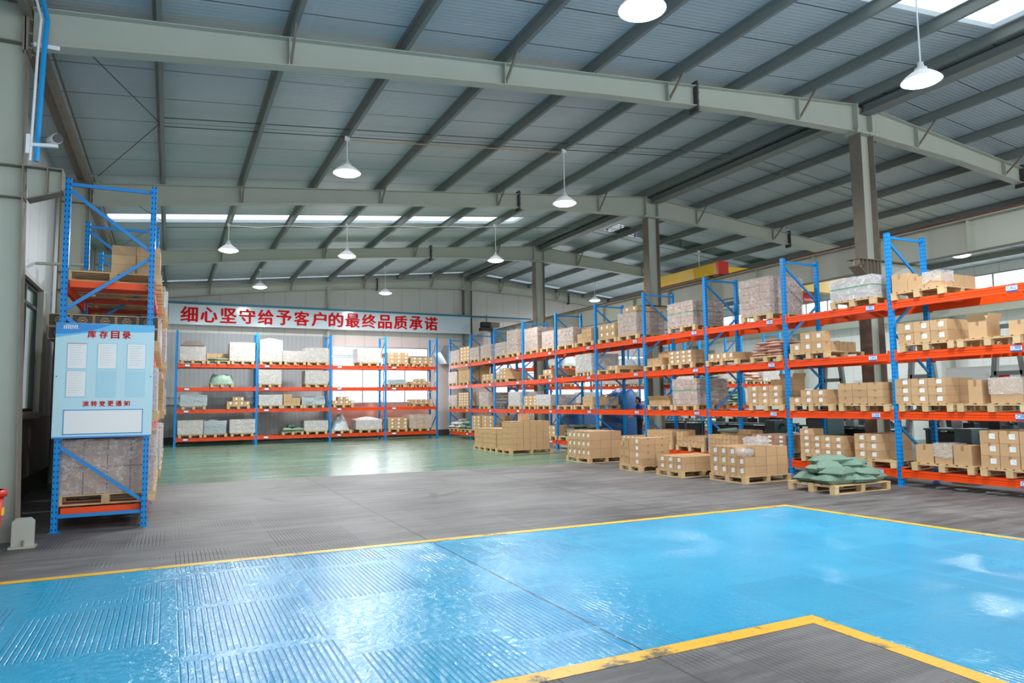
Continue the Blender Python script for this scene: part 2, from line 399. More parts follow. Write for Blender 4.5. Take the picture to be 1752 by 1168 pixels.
# ================================================================== SETTING
XL, XR, YF, YB = -2.4, 29.5, -6.0, 34.2
def zf(x): return 8.25 - 0.0985 * abs(14 - x)        # underside of the purlins
def floor():
    b = MB()
    def q(pts, m): b.add([(x, y, 0) for x, y in pts], [tuple(range(len(pts)))], m)
    # outline of the painted T: far line, right line, inner corner
    A = (-2.6, 8.06); B = (8.36, 7.87); D = (8.75, 4.65); E_ = (9.3, 0.2); F = (9.9, YF)
    I = (4.28, 3.80); J = (1.70, 3.76); K = (-2.6, 3.70); L = (4.22, 2.4); Mm = (4.14, YF)
    q([A, K, J, I, B], 1)
    q([I, L, Mm, F, E_, D, B], 1)
    q([K, (-2.6, YF), Mm, L, I, J], 0)
    q([D, E_, F, (XR + 0.1, YF), (XR + 0.1, 16.0), (8.7, 16.0)], 0)
    q([B, D, (8.7, 16.0)], 0)
    q([A, B, (8.7, 16.0), (0.1, 16.28), (-2.6, 16.4)], 0)
    q([(-2.6, 16.4), (0.1, 16.28), (8.7, 16.0), (XR + 0.1, 16.0), (XR + 0.1, YB + 0.3), (-2.6, YB + 0.3)], 2)
    struct('floor', b, ['concrete', 'blue', 'green'])
    def line(n, pts, wd):
        P = [Vector(p) for p in pts]; L_, R_ = [], []
        for i, p in enumerate(P):
            d0 = (p - P[i - 1]).normalized() if i else None; d1 = (P[i + 1] - p).normalized() if i < len(P) - 1 else None
            d0 = d0 or d1; d1 = d1 or d0; nn = (Vector((-d0.y, d0.x)) + Vector((-d1.y, d1.x))).normalized(); k = wd / 2 / max(0.3, nn.dot(Vector((-d0.y, d0.x))))
            L_.append(p + nn * k); R_.append(p - nn * k)
        bb = MB(); m = len(P)
        bb.add([(*p, z) for z in (0.0005, 0.0025) for p in L_ + R_], [(i, i + 1, m + i + 1, m + i) for i in range(m - 1)] + [(2 * m + i, 3 * m + i, 3 * m + i + 1, 2 * m + i + 1) for i in range(m - 1)])
        struct('trim_%d' % n, bb, 'yellow_line')
    line(1, [(-2.4, 8.04), (8.42, 7.87), (8.62, 4.65), (9.1, 0.5)], 0.12)
    line(2, [(-2.4, 3.70), (4.26, 3.78), (4.2, 2.4), (4.1, -2)], 0.14)
floor()

def ceiling():
    T = 0.2
    def slab(b, x0, x1, y0, y1, m=0, th=0.1):
        z0, z1 = zf(x0) + T, zf(x1) + T
        b.add([(x0, y0, z0), (x1, y0, z1), (x1, y1, z1), (x0, y1, z0), (x0, y0, z0 + th), (x1, y0, z1 + th), (x1, y1, z1 + th), (x0, y1, z0 + th)],
              [(0, 1, 2, 3), (4, 7, 6, 5), (0, 4, 5, 1), (1, 5, 6, 2), (2, 6, 7, 3), (3, 7, 4, 0)], m)
    b = MB()
    ys = [YF, 6.25, 7.25, 21.75, 22.75, 33.35, 33.75, YB + 0.3]
    sky = {(6.25, 7.25): (-1.7, 13.6), (21.75, 22.75): (-1.7, 11.2), (33.35, 33.75): (-1.7, 13.6)}
    for y0, y1 in zip(ys, ys[1:]):
        if (y0, y1) in sky:
            a, c = sky[(y0, y1)]
            slab(b, XL - 0.3, a, y0, y1); slab(b, c, 14, y0, y1)
        else: slab(b, XL - 0.3, 14, y0, y1)
    skr = {(21.75, 22.75): (15.2, 24.6), (33.35, 33.75): (14.4, 28.0)}
    for y0, y1 in zip(ys, ys[1:]):
        if (y0, y1) in skr:
            a, c = skr[(y0, y1)]
            slab(b, 14, a, y0, y1); slab(b, c, XR + 0.3, y0, y1)
        else: slab(b, 14, XR + 0.3, y0, y1)
    struct('ceiling', b, 'ceiling')
    names = {(6.25, 7.25): 'bright translucent skylight strip nearest the viewer, above the hanging lamp',
             (21.75, 22.75): 'long bright skylight strip across the left roof slope behind the second rafter',
             (33.35, 33.75): 'thin bright skylight strip beside the back wall, left roof slope'}
    for k, (a, c) in sky.items():
        s = MB(); slab(s, a, c, k[0], k[1], 0, 0.01)
        for i in range(1, 8):
            yy = k[0] + (k[1] - k[0]) * i / 8; s.bar((a, yy, zf(a) + T + 0.02), (c, yy, zf(c) + T + 0.02), 0.012, 0.012)
        tag(ob('skylight', s, 'skylight'), names[k], 'skylight')
    s = MB(); slab(s, 15.2, 24.6, 21.75, 22.75, 0, 0.01)
    for i in range(1, 6):
        yy = 21.75 + i / 6; s.bar((15.2, yy, zf(15.2) + T + 0.0), (24.6, yy, zf(24.6) + T + 0.0), 0.05, 0.03)
    tag(ob('skylight', s, 'skylight_green'), 'dark green ribbed skylight strip on the right roof slope', 'skylight')
    s = MB(); slab(s, 14.4, 28, 33.35, 33.75, 0, 0.01)
    tag(ob('skylight', s, 'skylight'), 'thin bright skylight strip beside the back wall, right roof slope', 'skylight')
ceiling()

def wall_panels(b, u0, u1, z0, z1, holes, emit, m):
    us = sorted({u0, u1, *[h[0] for h in holes], *[h[1] for h in holes]}); zs = sorted({z0, z1, *[h[2] for h in holes], *[h[3] for h in holes]})
    us = [u for u in us if u0 <= u <= u1]; zs = [z for z in zs if z0 <= z <= z1]
    for a, c in zip(us, us[1:]):
        for d, e in zip(zs, zs[1:]):
            mu, mz = (a + c) / 2, (d + e) / 2
            if any(h[0] < mu < h[1] and h[2] < mz < h[3] for h in holes): continue
            emit(b, a, c, d, e, m)
def window(n, axis, pos, u0, u1, z0, z1, mull, trans, glass, frame='galv', fw=0.06):
    """a glazed window: frame + mullions (sub-part: glass)"""
    b = MB()
    def bx(a, c, d, e):
        if axis == 'y': b.box(a, c, pos - 0.04, pos + 0.04, d, e)
        else: b.box(pos - 0.04, pos + 0.04, a, c, d, e)
    bx(u0, u1, z0, z0 + fw); bx(u0, u1, z1 - fw, z1); bx(u0, u0 + fw, z0 + fw, z1 - fw); bx(u1 - fw, u1, z0 + fw, z1 - fw)
    for m in mull: bx(m - fw / 2, m + fw / 2, z0 + fw, z1 - fw)
    last = u0 + fw
    for t in trans:
        for m in list(mull) + [u1 - fw / 2]:
            bx(last, m - fw / 2, t - fw / 2, t + fw / 2); last = m + fw / 2
        last = u0 + fw
    o = struct('window_%d' % n, b, frame)
    g = MB()
    if axis == 'y': g.box(u0 + 0.01, u1 - 0.01, pos - 0.006, pos + 0.006, z0 + 0.01, z1 - 0.01)
    else: g.box(pos - 0.006, pos + 0.006, u0 + 0.01, u1 - 0.01, z0 + 0.01, z1 - 0.01)
    ob('glass', g, glass, o)
    return o
def walls():
    th = 0.12
    top = 8.6
    H1 = [(7.0, 11.9, 1.65, 4.45)]; H2 = [(15.6, 26.6, 1.55, 4.3)]
    eb = lambda b, a, c, d, e, m: b.box(a, c, YB, YB + th, d, e, m)
    b = MB()
    wall_panels(b, XL - 0.1, 6.95, 0, 4.9, [], eb, 1)
    b.box(6.95, 7.0, YB, YB + th, 0, 4.9, 3)
    wall_panels(b, 7.0, 12.0, 0, 1.65, [], eb, 2); wall_panels(b, 7.0, 12.0, 1.65, 4.9, H1, eb, 3)
    wall_panels(b, 12.0, XR, 0, 4.9, H2, eb, 3)
    z = lambda x: zf(x) + 0.19
    for x0, x1, m in ((XL - 0.1, 14, 0), (14, XR + 0.1, 0)):
        b.prism([(x0, 4.9), (x1, 4.9), (x1, z(x1)), (x0, z(x0))], YB, YB + th, 'xz', m)
    struct('wall_back', b, ['wall_up', 'wall_low', 'wall_pink', 'wall_rose'])
    window(1, 'y', YB + 0.04, 7.0, 11.9, 1.65, 3.95, [8.5, 9.55, 10.65], [2.85][:0], 'glass')
    window(2, 'y', YB + 0.04, 7.0, 11.9, 3.97, 4.45, [8.5], [], 'glass')
    window(3, 'y', YB + 0.04, 15.6, 26.6, 1.55, 4.3, [17.5, 19.4, 21.3, 23.2, 25.0], [3.2], 'glass')
    # left wall with the green window beside the near column
    ex = lambda b, a, c, d, e, m: b.box(XL - th, XL, a, c, d, e, m)
    b = MB(); HL = [(13.0, 16.4, 1.55, 3.92)]
    wall_panels(b, YF, YB + th, 0, 1.45, [], ex, 1); wall_panels(b, YF, YB + th, 1.45, zf(XL) + 0.19, HL, ex, 0)
    struct('wall_left', b, ['wall_side', 'wall_side_low'])
    window(4, 'x', XL - 0.04, 13.0, 16.4, 1.55, 3.92, [14.1, 15.25], [3.55], 'glass_green', 'dark')
    b = MB(); b.box(XL, XL + 0.03, 10.8, YB, 0, 0.32); struct('baseboard_left', b, 'concrete_dark')
    b = MB(); b.box(-2.3, 14, YB - 0.03, YB, 0, 0.28); struct('baseboard_back', b, 'concrete_dark')
    # reveal around the left window
    b = MB(); b.box(XL, XL + 0.1, 12.9, 16.55, 3.92, 4.0); b.box(XL, XL + 0.1, 16.42, 16.9, 1.45, 3.92); b.box(XL, XL + 0.12, 12.9, 16.4, 1.42, 1.54)
    struct('trim_20', b, 'steel')
    # right wall: white panel, grey band, clerestory glazing
    er = lambda b, a, c, d, e, m: b.box(XR, XR + th, a, c, d, e, m)
    b = MB(); HR = [(2, 33.5, 5.4, 6.55)]
    wall_panels(b, YF, YB + th, 0, 5.0, [], er, 0); wall_panels(b, YF, YB + th, 5.0, zf(XR) + 0.19, HR, er, 1)
    struct('wall_right', b, ['wall_right', 'wall_side'])
    window(5, 'x', XR + 0.04, 2, 33.5, 5.4, 6.55, [2 + 31.5 * i / 24 for i in range(1, 24)], [], 'glass')
walls()

# ================================================================== ROOF STEEL
FRAMES = [10.4, 18.2, 26.0, 34.0]
FN = ['nearest', 'second', 'third', 'rearmost']
def rafter_depth(x):
    if x <= 14:
        pts = [(-1.7, 0.5), (3, 0.40), (7, 0.38), (10.5, 0.44), (14, 0.66)]
    else:
        pts = [(14, 0.66), (17.5, 0.46), (21, 0.40), (26, 0.42), (29.6, 0.55)]
    for (a, d), (b, e) in zip(pts, pts[1:]):
        if a <= x <= b: return d + (e - d) * (x - a) / (b - a)
    return pts[-1][1]
def ibeam_h(xs, yc, wd, zt, zb, tf=0.014, tw=0.01):
    """roof rafter: top & bottom flange + web following the slope"""
    b = MB()
    for x0, x1 in zip(xs, xs[1:]):
        for (ya, yb, f0, f1) in ((yc - wd / 2, yc + wd / 2, lambda x: zt(x) - tf, zt), (yc - wd / 2, yc + wd / 2, zb, lambda x: zb(x) + tf), (yc - tw / 2, yc + tw / 2, lambda x: zb(x) + tf, lambda x: zt(x) - tf)):
            b.add([(x0, ya, f0(x0)), (x1, ya, f0(x1)), (x1, yb, f0(x1)), (x0, yb, f0(x0)), (x0, ya, f1(x0)), (x1, ya, f1(x1)), (x1, yb, f1(x1)), (x0, yb, f1(x0))],
                  [(0, 3, 2, 1), (4, 5, 6, 7), (0, 1, 5, 4), (1, 2, 6, 5), (2, 3, 7, 6), (3, 0, 4, 7)])
    return b
def hcolumn(x0, x1, yc, wd, z0, z1, mats=('steel', 'flange')):
    b = MB(); tf = 0.014
    b.box(x0, x0 + tf, yc - wd / 2, yc + wd / 2, z0, z1, 1); b.box(x1 - tf, x1, yc - wd / 2, yc + wd / 2, z0, z1, 1)
    b.box(x0 + tf, x1 - tf, yc - 0.006, yc + 0.006, z0, z1, 0)
    return b
PX = [-0.3, 1.45, 3.2, 4.97, 6.73, 8.45, 10.2, 11.95, 13.7]
PXR = [14.35, 15.9, 17.65, 19.4, 21.15, 22.9, 24.65, 26.4, 28.15]
def portal(i, Y):
    t = thing('portal_frame', FN[i] + ' grey steel portal frame across the hall, on its middle column', 'steel frame', (0, Y, 0))
    zt = lambda x: zf(x) - 0.002
    zb = lambda x: zf(x) - rafter_depth(x)
    for nm, xs in (('rafter', [-1.7, 1, 3, 5, 7, 8.7, 10.5, 12.2, 13.78]), ('rafter', [14.22, 15.8, 17.5, 19.2, 21, 23.5, 26, 29.4])):
        r = ob(nm, ibeam_h(xs, 0, 0.22, zt, zb), 'steel', t)
        for x in ([1.45, 4.97, 8.45, 11.95] if xs[0] < 14 else [15.9, 19.4, 22.9, 26.4]):
            s = MB(); s.box(x - 0.008, x + 0.008, -0.105, -0.006, zb(x) + 0.015, zt(x) - 0.015); ob('stiffener', s, 'steel', r)
            s = MB(); s.bar((x + 0.03, -0.02, zb(x) + 0.03), (x + 0.03, -0.62, zf(x) + 0.1), 0.035, 0.035, m=0); ob('fly_brace', s, 'flange', r)
        x = 9.15 if xs[0] < 14 else 20.2
        s = MB(); s.box(x - 0.02, x + 0.02, -0.12, 0.12, zb(x) - 0.1, zt(x) + 0.09)
        for q in range(4):
            for sy in (-0.09, 0.09):
                zz = zb(x) - 0.05 + q * (rafter_depth(x) + 0.08) / 3; s.cyl((x - 0.05, sy, zz), (x + 0.05, sy, zz), 0.014, n=6)
        ob('splice_plate', s, 'dark', r)
    # middle column with its cap block and crane corbel
    c = ob('middle_column', hcolumn(13.78, 14.22, 0, 0.3, 0, zf(14) - 0.68), ['steel', 'flange'], t)
    s = MB(); s.box(13.74, 13.78, -0.14, 0.14, zf(14) - 0.66, zf(14) - 0.02); s.box(14.22, 14.26, -0.14, 0.14, zf(14) - 0.66, zf(14) - 0.02)
    s.box(13.78, 14.22, -0.006, 0.006, zf(14) - 0.66, zf(14) - 0.03)
    s.box(13.66, 14.34, -0.17, 0.17, zf(14) - 0.7, zf(14) - 0.66)
    for q in range(5): s.cyl((13.7 + 0.15 * q, -0.16, zf(14) - 0.73), (13.7 + 0.15 * q, -0.16, zf(14) - 0.62), 0.014, n=6)
    ob('column_cap', s, 'steel', t)
    s = MB(); z0 = 4.66
    s.box(13.5, 15.5, -0.16, 0.16, z0, z0 + 0.016, 1)
    s.prism([(13.52, z0), (13.78, z0), (13.78, z0 - 0.34), (13.52, z0 - 0.14)], -0.006, 0.006)
    s.add([(13.52, -0.14, z0 - 0.15), (13.78, -0.14, z0 - 0.36), (13.78, 0.14, z0 - 0.36), (13.52, 0.14, z0 - 0.15), (13.52, -0.14, z0 - 0.135), (13.78, -0.14, z0 - 0.345), (13.78, 0.14, z0 - 0.345), (13.52, 0.14, z0 - 0.135)],
          [(0, 3, 2, 1), (4, 5, 6, 7), (0, 1, 5, 4), (1, 2, 6, 5), (2, 3, 7, 6), (3, 0, 4, 7)], 1)
    for x in (13.54, 13.66, 13.9, 14.02, 14.14): s.box(x - 0.006, x + 0.006, -0.14, -0.006, z0 - 0.12 if x < 13.78 else z0 - 0.34, z0, 1)
    s.prism([(14.22, z0), (15.46, z0), (15.46, z0 - 0.2), (14.22, z0 - 0.45)], -0.006, 0.006)
    if i < 3: ob('crane_corbel', s, ['steel', 'flange'], t)
    # left column, tapered, bolted end plate and corbel
    s = MB(); zt0 = zf(-1.7) + 0.05
    s.prism([(-2.3, 0), (-1.62, 0), (-1.78, zt0), (-2.3, zt0)], -0.006, 0.006)
    for (xa, xb, xc, xd) in ((-1.62, -1.606, -1.766, -1.78), (-2.314, -2.3, -2.3, -2.314)):
        s.prism([(xa, 0), (xb, 0), (xc, zt0), (xd, zt0)], -0.13, 0.13, 'xz', 1)
    for zz in (4.62, 4.22): s.box(-2.3, -1.7, -0.12, 0.12, zz - 0.006, zz + 0.006, 1)
    s.box(-2.3, -1.76, -0.12, 0.12, zb(-1.7), zb(-1.7) + 0.012, 1)
    ob('left_column', s, ['steel', 'flange'], t)
    s = MB(); s.box(-1.79, -1.73, -0.13, 0.13, zb(-1.7) - 0.1, zf(-1.7) + 0.1)
    for q in range(4):
        for sy in (-0.1, 0.1): s.cyl((-1.73, sy, zb(-1.7) - 0.05 + q * 0.19), (-1.69, sy, zb(-1.7) - 0.05 + q * 0.19), 0.02, n=6)
    ob('end_plate', s, 'flange', t)
    s = MB(); s.prism([(-1.7, 4.62), (-1.3, 4.62), (-1.3, 4.34), (-1.67, 4.2)], -0.006, 0.006); s.box(-1.7, -1.3, -0.12, 0.12, 4.62, 4.635, 1)
    s.box(-1.47, -1.458, -0.12, 0.12, 4.28, 4.62, 1); s.box(-1.31, -1.3, -0.12, 0.12, 4.34, 4.62, 1)
    s.add([(-1.67, -0.12, 4.2), (-1.3, -0.12, 4.34), (-1.3, 0.12, 4.34), (-1.67, 0.12, 4.2), (-1.67, -0.12, 4.215), (-1.3, -0.12, 4.355), (-1.3, 0.12, 4.355), (-1.67, 0.12, 4.215)],
          [(0, 3, 2, 1), (4, 5, 6, 7), (0, 1, 5, 4), (1, 2, 6, 5), (2, 3, 7, 6), (3, 0, 4, 7)], 1)
    ob('wall_corbel', s, ['steel', 'flange'], t)
    # right column
    c = ob('right_column', hcolumn(29.0, 29.4, 0, 0.26, 0, zb(29.4)), ['steel', 'steel'], t)
for i, Y in enumerate(FRAMES): portal(i, Y)

def purlins():
    bays = [(2.6, 10.4), (10.4, 18.2), (18.2, 26.0), (26.0, 34.1)]
    bn = ['bay nearest the viewer', 'second bay from the viewer', 'third bay from the viewer', 'bay against the back wall']
    protos = {}
    for k, (a, c) in enumerate(bays):
        L = round(c - a, 2)
        if L not in protos:
            b = MB(); t = 0.012
            prof = [(0, 0), (0.07, 0), (0.07, 0.03), (0.07 - t, 0.03), (0.07 - t, t), (t, t), (t, 0.2 - t), (-0.07 + t, 0.2 - t), (-0.07 + t, 0.17), (-0.07, 0.17), (-0.07, 0.2), (t, 0.2)]
            prof = [(0, 0), (0.07, 0), (0.07, t), (t, t), (t, 0.198 - t), (t, 0.198), (-0.06, 0.198), (-0.06, 0.198 - t), (0, 0.198 - t)]
            b.prism(prof, 0, L, 'xz'); protos[L] = b.mesh('roof_purlin', ['steel_dark'])
        for side, xs in (('left', PX), ('right', PXR)):
            for j, x in enumerate(xs):
                o = put('roof_purlin', protos[L], None, (x, a, zf(x) + (0.001 if side == 'left' else 0.001)))
                if side == 'left': lb = 'grey roof purlin, %s from the left wall, left slope, %s' % (ORD[j], bn[k])
                else: lb = 'grey roof purlin, %s right of the ridge, right slope, %s' % (ORD[j], bn[k])
                tag(o, lb, 'roof beam', 'roof purlins')
        b = MB(); b.box(14.0, 14.2, a + 0.1, c - 0.1, zf(14) - 0.2, zf(14) - 0.01); b.box(13.93, 14.27, a + 0.1, c - 0.1, zf(14) - 0.215, zf(14) - 0.2)
        tag(ob('ridge_beam', b, 'steel_dark'), 'dark ridge beam over the middle columns, %s' % bn[k], 'roof beam', 'ridge beams')
        # eave members along the left wall
        b = MB(); b.box(-2.0, -1.86, a + 0.12, c - 0.12, 6.72, 6.9); b.box(-1.80, -1.72, a + 0.13, c - 0.13, 6.55, 6.72); b.box(-2.1, -1.7, a + 0.13, c - 0.13, 6.9, 6.915)
        tag(ob('eave_beam', b, 'flange'), 'brown eave beam along the top of the left wall, %s' % bn[k], 'roof beam', 'eave beams')
    # crossed bracing rods above the left eave
    for k, (a, c) in enumerate(bays[1:]):
        mid = (a + c) / 2; z1, z2 = zf(-1.6) + 0.12, zf(-0.3) + 0.08
        b = MB(); b.cyl((-1.6, a + 0.2, z1), (-0.32, mid, z2), 0.008, n=6); tag(ob('bracing_rod', b, 'dark'), 'thin dark bracing rod above left eave, near half of %s' % bn[k + 1], 'rod', 'roof bracing rods')
        b = MB(); b.cyl((-0.32, mid + 0.1, z2), (-1.6, c - 0.2, z1), 0.008, n=6); tag(ob('bracing_rod', b, 'dark'), 'thin dark bracing rod above left eave, far half of %s' % bn[k + 1], 'rod', 'roof bracing rods')
    for k, y in enumerate((14.1, 14.55, 22.95)):
        b = MB(); b.cyl((-0.3, y, zf(-0.3) + 0.1), (13.8, y, zf(13.8) + 0.1), 0.009, n=6)
        tag(ob('sag_rod', b, 'dark'), 'thin dark tie rod across the purlins of the left slope, ' + ['nearer of the pair', 'farther of the pair', 'behind the long skylight'][k], 'rod', 'roof tie rods')
        b = MB(); b.cyl((14.3, y, zf(14.3) + 0.1), (29.2, y, zf(29.2) + 0.1), 0.009, n=6)
        tag(ob('sag_rod', b, 'dark'), 'thin dark tie rod across the purlins of the right slope, ' + ['nearer of the pair', 'farther of the pair', 'behind the green skylight'][k], 'rod', 'roof tie rods')
purlins()

def crane():
    b = MB(); x = 15.3
    b.box(x - 0.14, x + 0.14, 4.0, 33.9, 4.676, 4.69); b.box(x - 0.16, x + 0.16, 4.0, 33.9, 5.36, 5.378); b.box(x - 0.006, x + 0.006, 4.0, 33.9, 4.69, 5.36)
    for k in range(15): b.box(x - 0.13, x + 0.13, 4.9 + 2.0 * k, 4.912 + 2.0 * k, 4.69, 5.36)
    t = thing('crane_runway', 'long grey crane runway girder behind the right rack, carrying a rusty rail', 'crane girder')
    ob('girder', b, 'steel', t)
    b = MB(); b.box(x - 0.035, x + 0.035, 4.0, 33.9, 5.378, 5.46); b.box(x - 0.1, x + 0.1, 4.0, 33.9, 5.378, 5.39)
    ob('rail', b, plain('rusty_rail', (110, 66, 52), 0.6, var=0.2), t)
    b = MB(); x = 28.75
    b.box(x - 0.14, x + 0.14, 4.0, 33.9, 4.9, 4.914); b.box(x - 0.16, x + 0.16, 4.0, 33.9, 5.36, 5.378); b.box(x - 0.006, x + 0.006, 4.0, 33.9, 4.914, 5.36)
    tag(ob('crane_runway', b, 'steel'), 'grey crane runway girder along the far right wall under the windows', 'crane girder')
    t = thing('overhead_crane', 'yellow overhead travelling crane with red buffer on the runway rail', 'crane')
    b = MB(); b.box(15.12, 15.48, 16.45, 20.2, 5.5, 5.86); ob('end_truck', b, 'yellow', t)
    b = MB(); b.box(15.1, 15.5, 16.33, 16.45, 5.47, 5.88); ob('buffer_plate', b, 'red', t)
    for y in (16.9, 19.8):
        b = MB(); b.cyl((15.24, y, 5.575), (15.36, y, 5.575), 0.11, n=16); ob('wheel', b, 'dark', t)
    b = MB(); b.prism([(15.48, 5.62), (16.3, 5.35), (27.9, 5.35), (28.6, 5.6), (28.6, 5.95), (15.48, 5.95)], 17.2, 17.6); ob('bridge_girder', b, 'yellow', t)
    b = MB(); b.box(20.2, 20.9, 17.62, 18.2, 5.1, 5.6); b.cyl((20.5, 17.4, 5.35), (20.5, 17.4, 4.2), 0.012, n=6); ob('hoist', b, 'red', t)
crane()

# ================================================================== LAMPS
def lamps():
    def make(L):
        t = thing('high_bay_lamp', '', 'lamp')
        b = MB(); b.cyl((0, 0, 0.28), (0, 0, L), 0.012, n=8); ob('rod', b, 'white', t)
        b = MB(); b.lathe([(0.0, 0.30), (0.04, 0.29), (0.05, 0.22), (0.085, 0.20), (0.1, 0.15)], 20); ob('lamp_holder', b, 'white', t, smooth=True)
        b = MB(); b.lathe([(0.09, 0.16), (0.15, 0.125), (0.24, 0.055), (0.28, 0.01), (0.29, -0.005), (0.28, -0.005), (0.23, 0.045), (0.14, 0.115), (0.08, 0.15)], 28); ob('lamp_shade', b, 'shade', t, smooth=True)
        b = MB(); b.lathe([(0.266, 0.01), (0.24, -0.025), (0.14, -0.055), (0.0, -0.065)], 24); ob('diffuser', b, 'lamp', t, smooth=True)
        b = MB(); b.box(-0.05, 0.05, -0.035, 0.035, L - 0.06, L + 0.02); ob('junction_box', b, 'white', t)
        return t
    spots = [(4.97, 6.5, 6.28, 'large hanging lamp at top centre of the view, nearest left'), (10.2, 6.5, 6.42, 'hanging lamp on a long rod at upper right, under the skylight'),
             (3.2, 14.3, 6.42, 'hanging lamp behind nearest rafter, left one above the long red slogan'), (8.45, 14.3, 6.38, 'hanging lamp behind nearest rafter, right one, before the second rafter'),
             (1.45, 22.1, 6.22, 'hanging lamp below the skylight strip, leftmost of three'), (4.97, 22.1, 6.33, 'hanging lamp below the skylight strip, middle of three'), (10.2, 22.1, 6.6, 'hanging lamp below the skylight strip, rightmost of three, left of the third column'),
             (3.2, 30.0, 6.45, 'small far lamp above the slogan sign, left of two'), (8.45, 30.0, 6.5, 'small far lamp above the slogan sign, right of two'),
             (19.4, 30.0, 6.75, 'small far lamp in the right aisle, above the distant racks'), (24.65, 14.7, 6.5, 'lamp in the right aisle above the nearest cartons of the top shelf'),
             (19.4, 22.1, 6.35, 'lamp in the right aisle half hidden behind the yellow crane'), (24.65, 22.1, 6.3, 'dim lamp in the right aisle between crane and far wall'), (19.4, 6.5, 6.4, 'lamp in the right aisle beyond the right picture edge')]
    for x, y, z, lb in spots:
        t = make(zf(x) - z); t.location = (x, y, z); t['label'] = lb; t['group'] = 'hanging high bay lamps'
        l = bpy.data.lights.new('lamp_light', 'AREA'); l.shape = 'DISK'; l.size = 0.36; l.energy = LAMP_W; l.color = (0.95, 0.98, 1)
        lo = bpy.data.objects.new('lamp_light', l); C.objects.link(lo); lo.parent = t; lo.location = (0, 0, -0.08)
    def cable(pts, lb, mat, r=0.01):
        b = MB()
        for p, q in zip(pts, pts[1:]): b.cyl(p, q, r, n=6)
        tag(ob('lamp_cable', b, mat), lb, 'cable')
    zz = lambda x, d=0: zf(x) - 0.03 - d
    cable([(x, 14.3 + 0.06, zz(x, 0.02 * (i % 2))) for i, x in enumerate((3.2, 4.1, 4.97, 5.8, 6.73, 7.6, 8.45))], 'pinkish supply cable strung between the two lamps behind the nearest rafter', 'kraft')
    cable([(x, 22.16, zz(x, 0.06 * (i % 2))) for i, x in enumerate((1.45, 2.3, 3.2, 4.1, 4.97, 5.8, 6.73, 7.6, 8.45, 9.3, 10.2))], 'white supply cable sagging along the lamps below the skylight strip', 'white')
lamps()

# ================================================================== RACKS
POSTM, = [None]
def post_mesh():
    b = MB()
    b.box(-0.035, 0.035, -0.045, 0.045, 0.008, 4.7); b.box(-0.06, 0.06, -0.07, 0.07, 0, 0.008)
    return b.mesh('post', ['post'])
POSTM = post_mesh()
def brace_meshes(D, flip=False):
    out = []
    for a, c in (((0.03, 4.62), (D - 0.03, 4.62)), ((0.03, 4.56), (D - 0.03, 3.76)), ((D - 0.03, 3.70), (0.03, 2.9)), ((0.03, 2.84), (D - 0.03, 2.04)), ((D - 0.03, 1.98), (0.03, 1.18)), ((0.03, 1.12), (D - 0.03, 0.32)), ((0.03, 0.2), (D - 0.03, 0.2))):
        if flip: a = (D - a[0], a[1]); c = (D - c[0], c[1])
        b = MB(); b.bar((a[0], 0, a[1]), (c[0], 0, c[1]), 0.03, 0.045, up=(0, 1, 0) if False else (0, 0, 1)); out.append(b.mesh('brace', ['bluepaint']))
    return out
PLATE = None
def plate_mesh():
    b = MB(); b.box(-0.004, 0, -0.085, 0.085, -0.05, 0.05, 0); b.box(-0.0055, -0.004, -0.085, 0.085, -0.05, -0.028, 1); b.box(-0.0055, -0.004, -0.085, 0.085, 0.04, 0.05, 1)
    return b.mesh('location_plate', ['plate_white', 'plate_blue'])
PLATE = plate_mesh()
def beam_mesh(L, H=0.14):
    """box beam with a recessed groove along its outer face; runs along +Y from 0 to L, face at x=0"""
    b = MB()
    b.box(0.012, 0.05, 0.0, L, -H, 0); b.box(0, 0.012, 0.0, L, -0.045, 0); b.box(0, 0.012, 0, L, -H, -H + 0.045)
    b.box(0.004, 0.012, 0, L, -H + 0.055, -0.055)
    for y in (0.0, L - 0.05):
        b.box(-0.008, 0.0, y, y + 0.05, -H - 0.02, 0.05, 0)
    for yy in (0.025, L - 0.025):
        for z in (0.02, -0.06, -0.13): b.cyl((-0.016, yy, z), (-0.008, yy, z), 0.009, n=8, m=1)
    n = int(L / 0.33)
    for k in range(1, n): b.box(0.004, 0.05, k * L / n - 0.03, k * L / n + 0.03, 0, 0.006, 1)
    return b.mesh('beam', ['orange', 'orange_dark'])
